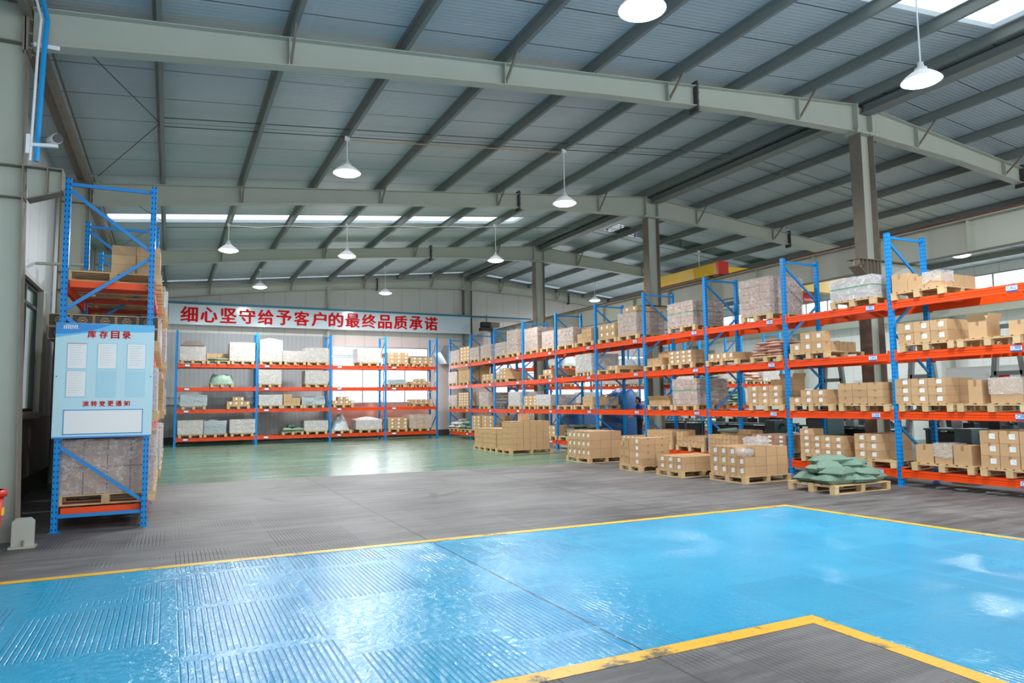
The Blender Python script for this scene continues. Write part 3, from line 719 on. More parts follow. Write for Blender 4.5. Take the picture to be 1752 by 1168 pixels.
def rack(name, label, posts, levels, D, place, plates=True, codes=None, flip=False):
    """local frame: posts along +Y at given offsets, front face at x=0, depth +X. place(obj) sets the root"""
    root = thing(name, label, 'pallet rack')
    place(root)
    br = brace_meshes(D, flip)
    for k, y in enumerate(posts):
        fr = bpy.data.objects.new('upright_frame', None); C.objects.link(fr); fr.parent = root; fr.location = (0, y, 0)
        for x in (0.035, D - 0.035): put('post', POSTM, fr, (x, 0, 0))
        for m in br: put('brace', m, fr)
    cache = {}
    cb = MB(); cb.box(0.055, D - 0.055, -0.025, 0.025, -0.06, -0.004); cbm = cb.mesh('support_bar', ['orange_dark'])
    for k, (a, c) in enumerate(zip(posts, posts[1:])):
        L = round(c - a - 0.09, 3)
        if L not in cache: cache[L] = beam_mesh(L)
        for li, z in enumerate(levels):
            f = put('beam', cache[L], root, (-0.004, a + 0.045, z))
            r = put('beam', cache[L], root, (D + 0.004, a + 0.045 + L, z), PI)
            for q in (0.22, 0.72): put('support_bar', cbm, root, (0, a + 0.045 + L * q, z))
            if plates:
                off = plates(L)
                p = put('location_plate', PLATE, f, (-0.003, off, -0.07))
                if codes and codes(k, li):
                    me = text_mesh('code', codes(k, li), 0.075, 'plate_blue', 0.002, 0.0012)
                    fit_mesh(me, 0, 0.006, 0.135, 0.048)
                    for v in me.vertices: v.co = Vector((-0.0045 - v.co.z, -v.co.x, v.co.y))
                    tp = put('location_plate', me, f, (-0.003, off, -0.07)); tp['label'] = 'blue shelf code lettering'
    return root
RY = [6.03, 8.557, 11.071, 13.592, 16.141, 18.674, 21.214, 23.773, 26.387, 28.937, 31.53]
LZ = {4: 3.39, 3: 2.43, 2: 1.345, 1: 0.30}
def pl_right(o): o.location = (12.045, 0, 0)
rack('pallet_rack', 'long blue and orange pallet rack running down the right side of the hall', RY, [LZ[i] for i in (1, 2, 3, 4)], 1.1, pl_right,
     plates=lambda L: 0.36, codes=lambda k, li: 'C%d0%d' % (li + 1, k + 2) if k < 6 else None)
# back rack: local Y -> world -X so that the front faces the camera
BX = [11.32, 8.84, 6.35, 3.29, 0.21]
def pl_back(o): o.location = (11.32, 31.28, 0); o.rotation_euler = (0, 0, PI / 2)
BZ = {4: 3.34, 3: 2.38, 2: 1.48, 1: 0.345}
rack('pallet_rack', 'blue and orange pallet rack along the back wall under the red slogan', [11.32 - x for x in BX], [BZ[i] for i in (1, 2, 3, 4)], 1.07, pl_back, plates=lambda L: L - 0.35)
# left rack, front faces +X, parallel to the left wall
LY = [10.92, 13.42, 15.92, 18.42, 20.92, 23.42]
def pl_left(o): o.location = (-0.24, 23.42, 0); o.rotation_euler = (0, 0, PI)
lrack = rack('pallet_rack', 'tall blue and orange pallet rack by the left wall with notice board on its end', [23.42 - y for y in reversed(LY)], [0.30, 1.40, 2.38, 3.33], 1.1, pl_left, plates=lambda L: 0.36, flip=True)
for z in (0.30, 3.33):
    b = MB(); b.box(-0.46, 0.46, -0.03, 0.03, -0.09, 0)
    o = put('end_crossbar', b.mesh('end_crossbar', ['orange']), lrack, (0, 0, 0)); o.location = (0.55, 23.42 - 11.02, z - 0.008)
# rack in the right aisle by the back windows
def pl_far(o): o.location = (25.6, 31.4, 0); o.rotation_euler = (0, 0, PI / 2)
rack('pallet_rack', 'distant blue and orange pallet rack in the right aisle before the windows', [0, 2.5, 5.0, 7.5, 10.0], [0.30, 1.4, 2.4, 3.35], 1.07, pl_far, plates=None)

def pl_mid(o): o.location = (25.4, 23.6, 0); o.rotation_euler = (0, 0, PI / 2)
rack('pallet_rack', 'blue and orange pallet rack in the right aisle holding pinkish sacks', [0, 2.4, 4.8, 6.4], [0.30, 1.35, 2.3], 1.07, pl_mid, plates=None)

# ================================================================== PALLETS, CARTONS, LOADS
def pallet_bits(W=1.0, Dp=1.1, H=0.14, closed=False):
    """W along Y, Dp along X, origin at the front-left bottom corner centre: x 0..Dp, y -W/2..W/2"""
    deck = MB(); n = 7; bw = 0.1
    for i in range(n):
        y = -W / 2 + bw / 2 + i * (W - bw) / (n - 1); deck.box(0, Dp, y - bw / 2, y + bw / 2, H - 0.018, H)
    for x in (0.05, Dp / 2, Dp - 0.05): deck.box(x - 0.048, x + 0.048, -W / 2, W / 2, H - 0.036, H - 0.0185)
    blocks = []
    for x in (0.05, Dp / 2, Dp - 0.05):
        for y in (-W / 2 + 0.06, 0, W / 2 - 0.06):
            b = MB(); b.box(x - 0.048, x + 0.048, y - 0.055, y + 0.055, 0.0185 if abs(y) > -1 else 0, H - 0.0365); blocks.append(b)
    sk = []
    for y in (-W / 2 + 0.06, 0, W / 2 - 0.06):
        b = MB(); b.box(0.1 if closed else 0, Dp - 0.1 if closed else Dp, y - 0.05, y + 0.05, 0, 0.018); sk.append(b)
    if closed:
        for x in (0, Dp - 0.099):
            b = MB(); b.box(x, x + 0.099, -W / 2, W / 2, 0, 0.018); sk.append(b)
    return deck, blocks, sk
pal_cache = {}
def pallet(x, yc, z, label, group, W=1.0, Dp=1.1, parts=True, rz=0.0, H=0.14):
    closed = z == 0 and H == 0.14
    key = (round(W, 2), round(Dp, 2), parts, H, closed)
    if key not in pal_cache:
        d, bl, sk = pallet_bits(W, Dp, H, closed)
        if parts:
            me = (d.mesh('deck', ['wood']), [b.mesh('block', ['wood']) for b in bl], [b.mesh('skid', ['wood']) for b in sk])
        else:
            a = MB()
            for q in [d] + bl + sk: a.add(q.v, q.f)
            me = a.mesh('pallet', ['wood'])
        pal_cache[key] = me
    me = pal_cache[key]
    if parts:
        t = thing('pallet', label, 'pallet', (x, yc, z), rz, group)
        put('deck', me[0], t)
        for b in me[1]: put('block', b, t)
        for s in me[2]: put('skid', s, t)
        return t
    return tag(put('pallet', me, None, (x, yc, z), rz), label, 'pallet', group)

cands = []     # every carton that shows: (area, kind, pos, size, label, opts)
ctn_cache = {}
def carton_mesh(sx, sy, sz, mat='carton', opened=False):
    key = (round(sx, 3), round(sy, 3), round(sz, 3), mat, opened)
    if key in ctn_cache: return ctn_cache[key]
    b = MB(); g = 0.0045
    b.box(g, sx - g, -sy / 2 + g, sy / 2 - g, 0.0006, sz - 0.002, 0)
    if sx >= sy:
        b.box(g * 0.6, sx - g * 0.6, -0.022, 0.022, sz - 0.0025, sz - 0.0012, 1); b.box(g * 0.5, g, -0.022, 0.022, sz * 0.72, sz - 0.0022, 1)
    else:
        b.box(sx / 2 - 0.022, sx / 2 + 0.022, -sy / 2 + g * 0.6, sy / 2 - g * 0.6, sz - 0.0025, sz - 0.0012, 1)
        b.box(sx / 2 - 0.022, sx / 2 + 0.022, -sy / 2 + g * 0.5, -sy / 2 + g, sz * 0.72, sz - 0.0022, 1)
    if opened:
        fl = min(sx, sy) * 0.42; t = 0.004
        for (p0, p1, d) in (((g, -sy / 2, sz), (g, sy / 2, sz), (-0.5, 0, 0.85)), ((sx - g, -sy / 2, sz), (sx - g, sy / 2, sz), (0.3, 0, 0.95)), ((0, -sy / 2 + g, sz), (sx, -sy / 2 + g, sz), (0, -0.35, 0.9))):
            p0 = Vector(p0); p1 = Vector(p1); d = Vector(d).normalized() * fl; nn = (p1 - p0).cross(d).normalized() * t
            b.add([p0, p1, p1 + d, p0 + d, p0 + nn, p1 + nn, p1 + d + nn, p0 + d + nn], [(0, 1, 2, 3), (7, 6, 5, 4), (0, 4, 5, 1), (1, 5, 6, 2), (2, 6, 7, 3), (3, 7, 4, 0)], 0)
    ctn_cache[key] = b.mesh('carton', [mat, 'tape'])
    return ctn_cache[key]
lab_cache = {}
def label_mesh(w_, h_):
    key = (round(w_, 3), round(h_, 3))
    if key not in lab_cache:
        b = MB(); b.box(-0.0015, 0.0, -w_ / 2, w_ / 2, -h_ / 2, h_ / 2, 0)
        for k in range(3): b.box(-0.0019, -0.0015, -w_ * 0.36, w_ * (0.3 - 0.12 * k), h_ * (0.26 - 0.22 * k), h_ * (0.31 - 0.22 * k), 1)
        lab_cache[key] = b.mesh('shipping_label', ['paper', 'print'])
    return lab_cache[key]
EYE = Vector((0, 0, 1.6))
# axis convention for a pile: local x = depth away from the aisle, local y = along the front. rz turns it.
def add_carton(org, rz, p, s, label, group, lab=None, mat='carton', opened=False, vis=1.0):
    """p: local (x front, y centre, z bottom); s: size"""
    R = Matrix.Rotation(rz, 4, 'Z'); wp = org + (R @ Vector(p))
    ctr = wp + R @ Vector((s[0] / 2, 0, s[2] / 2)); d = (ctr - EYE)
    area_ = (s[1] * s[2] * 0.8 + s[0] * s[2] * 0.45) / d.length_squared * vis
    cands.append((area_, wp, rz, s, label, group, lab, mat, opened))
def pile(org, rz, W0, W1, zbase, h, nc, nr, nd, depth, name, group, lab=False, skip=(), ups=(), mat='carton', tall0=False, opened=False, x0=0.02, full=False):
    """org: world point of pallet front line; W0..W1 local y extent (W0 = viewer's right end)"""
    sy = (W1 - W0) / nc; sz = h / nr; sx = depth / nd
    ups = set(ups)
    for d in range(nd):
        for r in range(nr + (1 if ups else 0)):
            for c in range(nc):
                top = r == nr
                if top and (c, d) not in ups: continue
                if (c, r, d) in skip: continue
                front = d == 0; right = c == 0; above = (r == nr - 1) or top
                if not (front or right or above or full): continue
                jitter = random.uniform(-0.004, 0.004)
                rowname = 'top' if (top or (r == nr - 1 and not ups) and nr > 1) else ('bottom' if r == 0 else ORD[r])
                if nr == 1 and not top: rowname = 'only' if not ups else 'bottom'
                left = nc - c
                colname = (ORD[left - 1] + ' from left') if nc > 1 else ''
                if full: colname = 'nearest' if left == 1 else ORD[left - 1] + '-nearest'
                dep = '' if nd == 1 else ('front' if d == 0 else ORD[d] + '-rank')
                lb = ', '.join(x for x in ['carton ' + rowname + ' row', colname + (' ' if colname and dep else '') + dep, name] if x)
                vis = 1.0 if front else (0.6 if right else 0.25)
                if full: vis = 0.8 if c == nc - 1 else 0.05
                hh = sz * (1.0 if not (tall0 and c == nc - 1 and front) else 1.45)
                add_carton(org, rz, (x0 + d * sx + (random.uniform(0, 0.006) if front else 0), W0 + (c + 0.5) * sy + jitter * 0.3, zbase + r * sz), (sx, sy, hh), lb, group, lab if (front or (right and lab == 'side')) else None, mat, opened and top or (opened and nr == 1), vis)
film_n = [0]
def wrapped(org, rz, W0, W1, zbase, h, nc, nr, nd, depth, label, group, film='film', mat='carton', peak=False, straps=False, top=False, amp=0.009, cat='wrapped load'):
    t = thing('wrapped_load', label, cat, org, rz, group)
    b = MB(); sy = (W1 - W0) / nc; sz = h / nr; sx = depth / nd; g = 0.007
    for d in range(nd):
        for r in range(nr):
            for c in range(nc):
                if d not in (0, nd - 1) and c not in (0, nc - 1) and r != nr - 1: continue
                b.box(0.03 + d * sx + g, 0.03 + (d + 1) * sx - g, W0 + c * sy + g, W0 + (c + 1) * sy - g, zbase + r * sz + (0.001 if r == 0 else g), zbase + (r + 1) * sz - g)
    ob('carton_stack', b, mat, t)
    # film: subdivided shell just outside the stack, slightly bulged and wrinkled
    film_n[0] += 1; s = film_n[0] * 13.7
    f = MB(); e = 0.014; nx, ny, nz = 5, 6, 6
    x0, x1, y0, y1, z0, z1 = 0.03 - e, 0.03 + depth + e, W0 - e, W1 + e, zbase + 0.004, zbase + h + e
    def P(u, v, w_):
        p = Vector((x0 + (x1 - x0) * u, y0 + (y1 - y0) * v, z0 + (z1 - z0) * w_))
        n_ = noise.noise_vector(p * 5 + Vector((s, 0, 0))) * amp
        p += Vector((abs(n_.x) * (-1 if u < 0.5 else 1), abs(n_.y) * (-1 if v < 0.5 else 1), 0 if w_ == 0 else abs(n_.z) * (1 if amp < 0.02 else 2.5)))
        if peak and w_ == 1: p.z += 0.16 * (1 - max(abs(u - 0.5), abs(v - 0.5)) * 2)
        return p
    def grid(fn, a, c):
        vs = [fn(i / a, j / c) for i in range(a + 1) for j in range(c + 1)]
        f.add(vs, [(i * (c + 1) + j, (i + 1) * (c + 1) + j, (i + 1) * (c + 1) + j + 1, i * (c + 1) + j + 1) for i in range(a) for j in range(c)])
    grid(lambda u, v: P(0, u, v), ny, nz); grid(lambda u, v: P(1, u, v), ny, nz); grid(lambda u, v: P(u, 0, v), nx, nz); grid(lambda u, v: P(u, 1, v), nx, nz); grid(lambda u, v: P(u, v, 1), nx, ny)
    ob('stretch_film', f, film, t, smooth=True)
    if straps:
        s2 = MB(); zz = zbase + h * 0.55; e2 = e + 0.004
        s2.box(x0 - 0.004, x0 - 0.002, y0, y1, zz, zz + 0.02); s2.box(x0, x1, y0 - 0.004, y0 - 0.002, zz, zz + 0.02); ob('strap', s2, plain('green_strap', (70, 150, 100), 0.4), t)
    return t
def sack_mesh(L=0.62, W=0.4, H=0.15, seed=0, mat='green_sack'):
    b = MB(); nu, nv = 22, 16; vs = []
    for side in (1, -1):
        for i in range(nu + 1):
            for j in range(nv + 1):
                u = -1 + 2 * i / nu; v = -1 + 2 * j / nv
                hgt = (max(0, 1 - abs(u) ** 3.2) ** 0.5) * (max(0, 1 - abs(v) ** 3.0) ** 0.5)
                pinch = 1 - 0.08 * (1 - u * u); pin2 = 1 - 0.1 * (1 - v * v)
                n_ = noise.noise(Vector((u * 1.7 + seed * 9, v * 1.7, side))) * 0.028 + (0.5 - abs(noise.noise(Vector((u * 4 + seed * 5, v * 3, side))))) * 0.03 - 0.012
                z = side * hgt * H / 2 + n_ * (hgt ** 0.5)
                if side < 0: z = max(z, -H / 2 * 0.72)
                vs.append((u * L / 2 * pin2, v * W / 2 * pinch, z + H * 0.41))
    n1 = (nu + 1) * (nv + 1); fs = []
    for i in range(nu):
        for j in range(nv):
            a = i * (nv + 1) + j; q = (a, a + nv + 1, a + nv + 2, a + 1); fs.append(q); fs.append(tuple(n1 + k for k in reversed(q)))
    b.add(vs, fs)
    # sewn end fins
    for sx in (-1, 1): b.box(sx * L / 2 - 0.012 if sx > 0 else -L / 2 - 0.012, sx * L / 2 + 0.012 if sx > 0 else -L / 2 + 0.012, -W * 0.42, W * 0.42, H * 0.39, H * 0.43)
    me = b.mesh('sack', [mat], True)
    return me
SACK = {}
def sacks(org, rz, W0, W1, zbase, h, depth, mat, word, place, group, n_layers=None, per=(2, 2), L=0.55):
    if mat not in SACK: SACK[mat] = [sack_mesh(L=L, seed=k, mat=mat) for k in range(3)]
    R = Matrix.Rotation(rz, 4, 'Z'); nl = n_layers or max(1, round(h / 0.13)); lh = h / nl; k = 0
    for l in range(nl):
        shrink = 1 - 0.35 * l / max(1, nl - 0.01) * (nl > 1)
        nc = per[0] if l < nl - 1 else max(1, per[0] - 1); nd = per[1] if l < nl - 1 else max(1, per[1] - 1)
        for c in range(nc):
            for d in range(nd):
                cy = (W0 + W1) / 2 + ((c + 0.5) / nc - 0.5) * (W1 - W0) * shrink; cx = depth * 0.5 + ((d + 0.5) / nd - 0.5) * depth * shrink
                p = org + R @ Vector((cx, cy, zbase + l * lh * 0.98))
                o = put('sack', SACK[mat][(k + l) % 3], None, p, rz + (0 if (l + c) % 2 else PI / 2) + random.uniform(-0.25, 0.25)); k += 1
                sc_y = min(1.0, (W1 - W0) / nc / 0.5 * 1.08); o.scale = (max(0.62, sc_y), max(0.62, sc_y), lh / 0.13)
                rown = 'top' if l == nl - 1 else ('bottom' if l == 0 else ORD[l])
                tag(o, '%s sack, %s layer, %s %s, %s' % (word, rown, {1: ['centre'], 2: ['left', 'right'], 3: ['left', 'middle', 'right']}[nc][nc - 1 - c], 'front' if d == 0 else 'behind' if d == 1 else 'far back', place), 'sack', group)
def heap(org, rz, W0, W1, zbase, h, depth, label, group, mat, pointed=0.3):
    """plastic sheet draped over a rounded heap of goods"""
    film_n[0] += 1; s = film_n[0] * 7.3; b = MB(); nu, nv, nw = 20, 20, 6; vs = []
    for i in range(nu + 1):
        for j in range(nv + 1):
            u = -1 + 2 * i / nu; v = -1 + 2 * j / nv
            m_ = max(abs(u), abs(v)); r = min(1, (abs(u) ** 3 + abs(v) ** 3) ** (1 / 3))
            z = h * (1 - r ** (2.2 if pointed > 0.5 else 11)) ; n_ = noise.noise(Vector((u * 1.6 + s, v * 1.6, 0))) * 0.3 * h + noise.noise(Vector((u * 4 + s, v * 4, 0))) * 0.16 * h
            z = max(0, z + n_ * (1 - r ** 6))
            vs.append((depth * (0.5 + 0.5 * u), (W0 + W1) / 2 + (W1 - W0) / 2 * v, zbase + 0.002 + z))
    b.add(vs, [(i * (nv + 1) + j, (i + 1) * (nv + 1) + j, (i + 1) * (nv + 1) + j + 1, i * (nv + 1) + j + 1) for i in range(nu) for j in range(nv)])
    n1 = len(vs)
    vs2 = [(x, y, zbase + 0.001) for x, y, z in vs]
    ring = [i * (nv + 1) for i in range(nu + 1)] + [nu * (nv + 1) + j for j in range(1, nv + 1)] + [i * (nv + 1) + nv for i in range(nu - 1, -1, -1)] + [j for j in range(nv - 1, 0, -1)]
    b.add([vs2[i] for i in ring], [tuple(range(len(ring)))])
    o = put('covered_heap', b.mesh('covered_heap', [mat], True), None, org, rz)
    return tag(o, label, 'covered goods', group)
def bag(org, rz, c, size, label):
    """crumpled clear plastic bag"""
    b = MB(); nu, nv = 14, 8; vs = []
    for i in range(nu):
        for j in range(nv + 1):
            a = 2 * PI * i / nu; t = PI * j / nv - PI / 2; r = math.cos(t) ** 0.5 if math.cos(t) > 0 else 0
            v = Vector((math.copysign(abs(math.cos(a)) ** 0.6, math.cos(a)) * r, math.copysign(abs(math.sin(a)) ** 0.6, math.sin(a)) * r, math.sin(t)))
            n_ = noise.noise(v * 2.4 + Vector((c[0] * 7, c[1], 0))) * 0.25
            v *= 1 + n_; vs.append((c[0] + v.x * size[0] / 2, c[1] + v.y * size[1] / 2, max(c[2] + 0.001, c[2] + (v.z * 0.5 + 0.5) * size[2])))
    b.add(vs, [(i * (nv + 1) + j, ((i + 1) % nu) * (nv + 1) + j, ((i + 1) % nu) * (nv + 1) + j + 1, i * (nv + 1) + j + 1) for i in range(nu) for j in range(nv)])
    o = put('plastic_bag', b.mesh('plastic_bag', ['film_bag'], True), None, org, rz)
    return tag(o, label, 'plastic bag')
def film_hood(org, rz, p, s, label):
    """loose clear film draped over the upper half of one carton"""
    film_n[0] += 1; sd = film_n[0] * 3.1; f = MB(); e = 0.012; nx = ny = 5; nz = 3
    x0, x1, y0, y1, z0, z1 = p[0] - e, p[0] + s[0] + e, p[1] - s[1] / 2 - e, p[1] + s[1] / 2 + e, p[2] + s[2] * 0.35, p[2] + s[2] + e
    def P(u, v, w_):
        q = Vector((x0 + (x1 - x0) * u, y0 + (y1 - y0) * v, z0 + (z1 - z0) * w_)); n_ = noise.noise_vector(q * 9 + Vector((sd, 0, 0)))
        return q + Vector((n_.x * 0.008, n_.y * 0.008, abs(n_.z) * 0.03 if w_ == 1 else (n_.z * 0.06 if w_ == 0 else 0)))
    def grid(fn, a, c):
        vs = [fn(i / a, j / c) for i in range(a + 1) for j in range(c + 1)]
        f.add(vs, [(i * (c + 1) + j, (i + 1) * (c + 1) + j, (i + 1) * (c + 1) + j + 1, i * (c + 1) + j + 1) for i in range(a) for j in range(c)])
    grid(lambda u, v: P(0, u, v), ny, nz); grid(lambda u, v: P(1, u, v), ny, nz); grid(lambda u, v: P(u, 0, v), nx, nz); grid(lambda u, v: P(u, 1, v), nx, nz); grid(lambda u, v: P(u, v, 1), nx, ny)
    o = put('plastic_film', f.mesh('plastic_film', ['film_bag'], True), None, org, rz)
    return tag(o, label, 'plastic film')

# ---- right rack contents: (level, pallet y0,y1, kind, load y0,y1, height, columns, rows, ranks, options)
RR = [
    (4, (7.5, 8.5), 'C', (7.55, 8.48), 0.23, 3, 1, 3, 'tall0 film'),
    (3, (7.39, 8.39), 'C', (7.5, 8.42), 0.38, 3, 2, 2, 'lab'),
    (3, (6.36, 7.33), 'C', (6.86, 7.16), 0.28, 1, 1, 1, 'open'),
    (3, None, 'C', (6.21, 6.53), 0.23, 1, 1, 1, ''),
    (2, (7.45, 8.49), 'C', (7.6, 8.54), 0.45, 3, 3, 2, 'lab'),
    (2, (6.32, 7.41), 'C', (7.0, 7.23), 0.39, 1, 1, 1, ''),
    (2, None, 'C', (6.39, 6.88), 0.4, 1, 1, 1, 'film'),
    (1, (7.15, 8.34), 'C', (7.9, 8.22), 0.32, 1, 1, 1, ''),
    (1, None, 'C', (7.57, 7.88), 0.34, 1, 1, 1, 'film'),
    (1, None, 'C', (7.24, 7.55), 0.34, 1, 1, 1, ''),
    (1, (6.21, 7.1), 'C', (6.19, 7.09), 0.6, 3, 3, 2, 'lab'),
    (4, (8.84, 9.83), 'W', (8.88, 9.81), 0.42, 3, 4, 3, 'gray'),
    (3, (9.94, 10.94), 'C', (10.07, 10.93), 0.21, 3, 1, 4, 'lab up2'),
    (2, (9.86, 11.01), 'C', (10.08, 11.01), 0.15, 3, 1, 2, 'lab up2'),
    (2, (8.66, 9.76), 'C', (8.79, 9.77), 0.41, 3, 3, 2, ''),
    (1, (9.73, 10.77), 'C', (9.73, 10.77), 0.4, 4, 3, 1, 'lab up0'),
    (1, (8.59, 9.69), 'C', (8.95, 9.46), 0.47, 2, 3, 3, 'lab'),
    (4, (11.4, 12.33), 'W', (11.44, 12.33), 0.82, 3, 5, 4, 'clear'),
    (3, (12.48, 13.56), 'C', (12.63, 13.5), 0.17, 4, 1, 3, 'lab'),
    (3, (11.17, 12.08), 'S', (11.2, 12.08), 0.40, 3, 7, 2, 'pink'),
    (2, (11.16, 12.18), 'C', (11.27, 12.22), 0.42, 3, 3, 2, 'lab up1'),
    (1, (12.58, 13.58), 'C', (12.58, 13.6), 0.32, 4, 3, 2, 'up3'),
    (1, (11.18, 12.17), 'C', (11.18, 12.14), 0.37, 3, 4, 2, 'lab dark'),
    (4, (13.93, 14.98), 'W', (14.0, 15.0), 0.63, 4, 5, 3, 'clear'),
    (3, (15.32, 16.02), 'C', (15.32, 15.98), 0.2, 3, 1, 2, 'up3'),
    (3, (14.06, 15.04), 'C', (14.11, 15.04), 0.33, 4, 3, 2, 'lab'),
    (2, (14.9, 15.99), 'C', (15.03, 15.94), 0.13, 3, 1, 2, 'up1'),
    (2, (13.96, 14.88), 'W', (13.96, 14.89), 0.66, 4, 5, 4, 'clear'),
    (1, (14.99, 16.08), 'C', (14.99, 16.08), 0.36, 4, 4, 2, ''),
    (1, (13.75, 14.82), 'C', (13.73, 14.82), 0.23, 4, 2, 2, 'up0'),
    (4, (17.45, 18.44), 'C', (17.54, 18.44), 0.44, 3, 2, 2, 'lab'),
    (4, (16.37, 17.36), 'W', (16.45, 17.33), 0.64, 3, 5, 4, 'clear top'),
    (3, (17.45, 18.5), 'C', (17.42, 17.98), 0.1, 2, 2, 3, 'lab'),
    (1, (16.27, 17.33), 'C', (16.27, 17.33), 0.15, 5, 2, 2, 'lab'),
    (4, (19.93, 20.98), 'W', (19.96, 20.98), 0.55, 4, 5, 3, 'clear'),
    (4, (18.71, 19.85), 'C', (18.85, 19.7), 0.28, 3, 2, 2, 'up2'),
    (3, (18.81, 19.84), 'W', (18.88, 19.82), 0.55, 3, 5, 3, 'gray'),
    (2, (20.08, 21.05), 'N', None, 0, 0, 0, 0, ''),
    (2, (18.9, 19.97), 'C', (18.86, 19.46), 0.27, 2, 2, 3, ''),
    (1, (19.9, 21.06), 'S', (18.97, 20.82), 0.4, 3, 3, 2, 'green'),
    (4, (22.44, 23.52), 'W', (22.48, 23.49), 0.81, 3, 5, 3, 'clear'),
    (4, (21.23, 22.26), 'W', (21.27, 22.13), 0.57, 3, 4, 2, 'clear'),
    (3, (21.37, 22.41), 'C', (21.5, 22.1), 0.18, 2, 1, 4, 'lab'),
    (2, (22.68, 23.67), 'C', (22.66, 23.67), 0.35, 3, 3, 1, 'lab'),
    (2, (21.55, 22.59), 'W', (21.59, 22.64), 0.37, 3, 4, 2, 'gray'),
    (1, (21.22, 22.02), 'C', (21.31, 21.89), 0.34, 2, 2, 3, 'lab'),
    (4, (25.11, 26.23), 'W', (25.19, 26.23), 0.48, 3, 4, 2, 'clear'),
    (4, (24.06, 25.06), 'W', (24.17, 25.03), 0.9, 3, 6, 3, 'clear'),
    (3, (25.11, 26.28), 'C', (25.22, 26.17), 0.28, 3, 2, 3, 'lab up2'),
    (2, (23.92, 24.99), 'W', (23.97, 24.97), 0.52, 3, 4, 2, 'gray'),
    (4, (27.88, 28.88), 'W', (27.92, 28.91), 0.51, 3, 4, 2, 'clear'),
    (4, (26.59, 27.69), 'W', (26.64, 27.69), 0.52, 3, 4, 2, 'clear'),
    (3, (26.4, 27.67), 'C', (26.46, 27.61), 0.24, 3, 2, 2, 'lab'),
    (2, (26.85, 27.9), 'W', (26.91, 27.84), 0.55, 3, 4, 4, 'clear'),
    (1, (27.84, 28.89), 'C', (27.84, 28.76), 0.61, 2, 4, 2, 'lab'),
    (1, (26.56, 27.72), 'C', (26.56, 27.66), 0.62, 2, 4, 2, 'lab'),
    (4, (30.22, 31.36), 'W', (30.22, 31.32), 0.54, 3, 4, 2, 'clear'),
    (4, (29.01, 30.15), 'C', (29.01, 30.15), 0.63, 3, 4, 2, 'lab'),
    (3, (30.48, 31.54), 'W', (30.48, 31.58), 0.5, 3, 4, 2, 'clear'),
    (3, (28.98, 30.33), 'C', (28.98, 30.33), 0.52, 3, 1, 2, 'open'),
    (2, (30.51, 31.65), 'W', (30.51, 31.65), 0.49, 3, 4, 2, 'clear'),
    (2, (29.16, 30.36), 'C', (29.16, 30.36), 0.6, 4, 5, 1, 'lab'),
    (1, (30.22, 31.65), 'S', (30.29, 31.65), 0.44, 2, 5, 2, 'white'),
    (1, (28.89, 30.15), 'S', (29.02, 30.15), 0.54, 2, 4, 2, 'green'),
]
SH = {1: 'bottom shelf', 2: 'second shelf', 3: 'third shelf', 4: 'top shelf'}
def bay_of(y):
    for k in range(len(RY) - 1):
        if RY[k] <= y < RY[k + 1] + 0.05: return k
    return len(RY) - 2
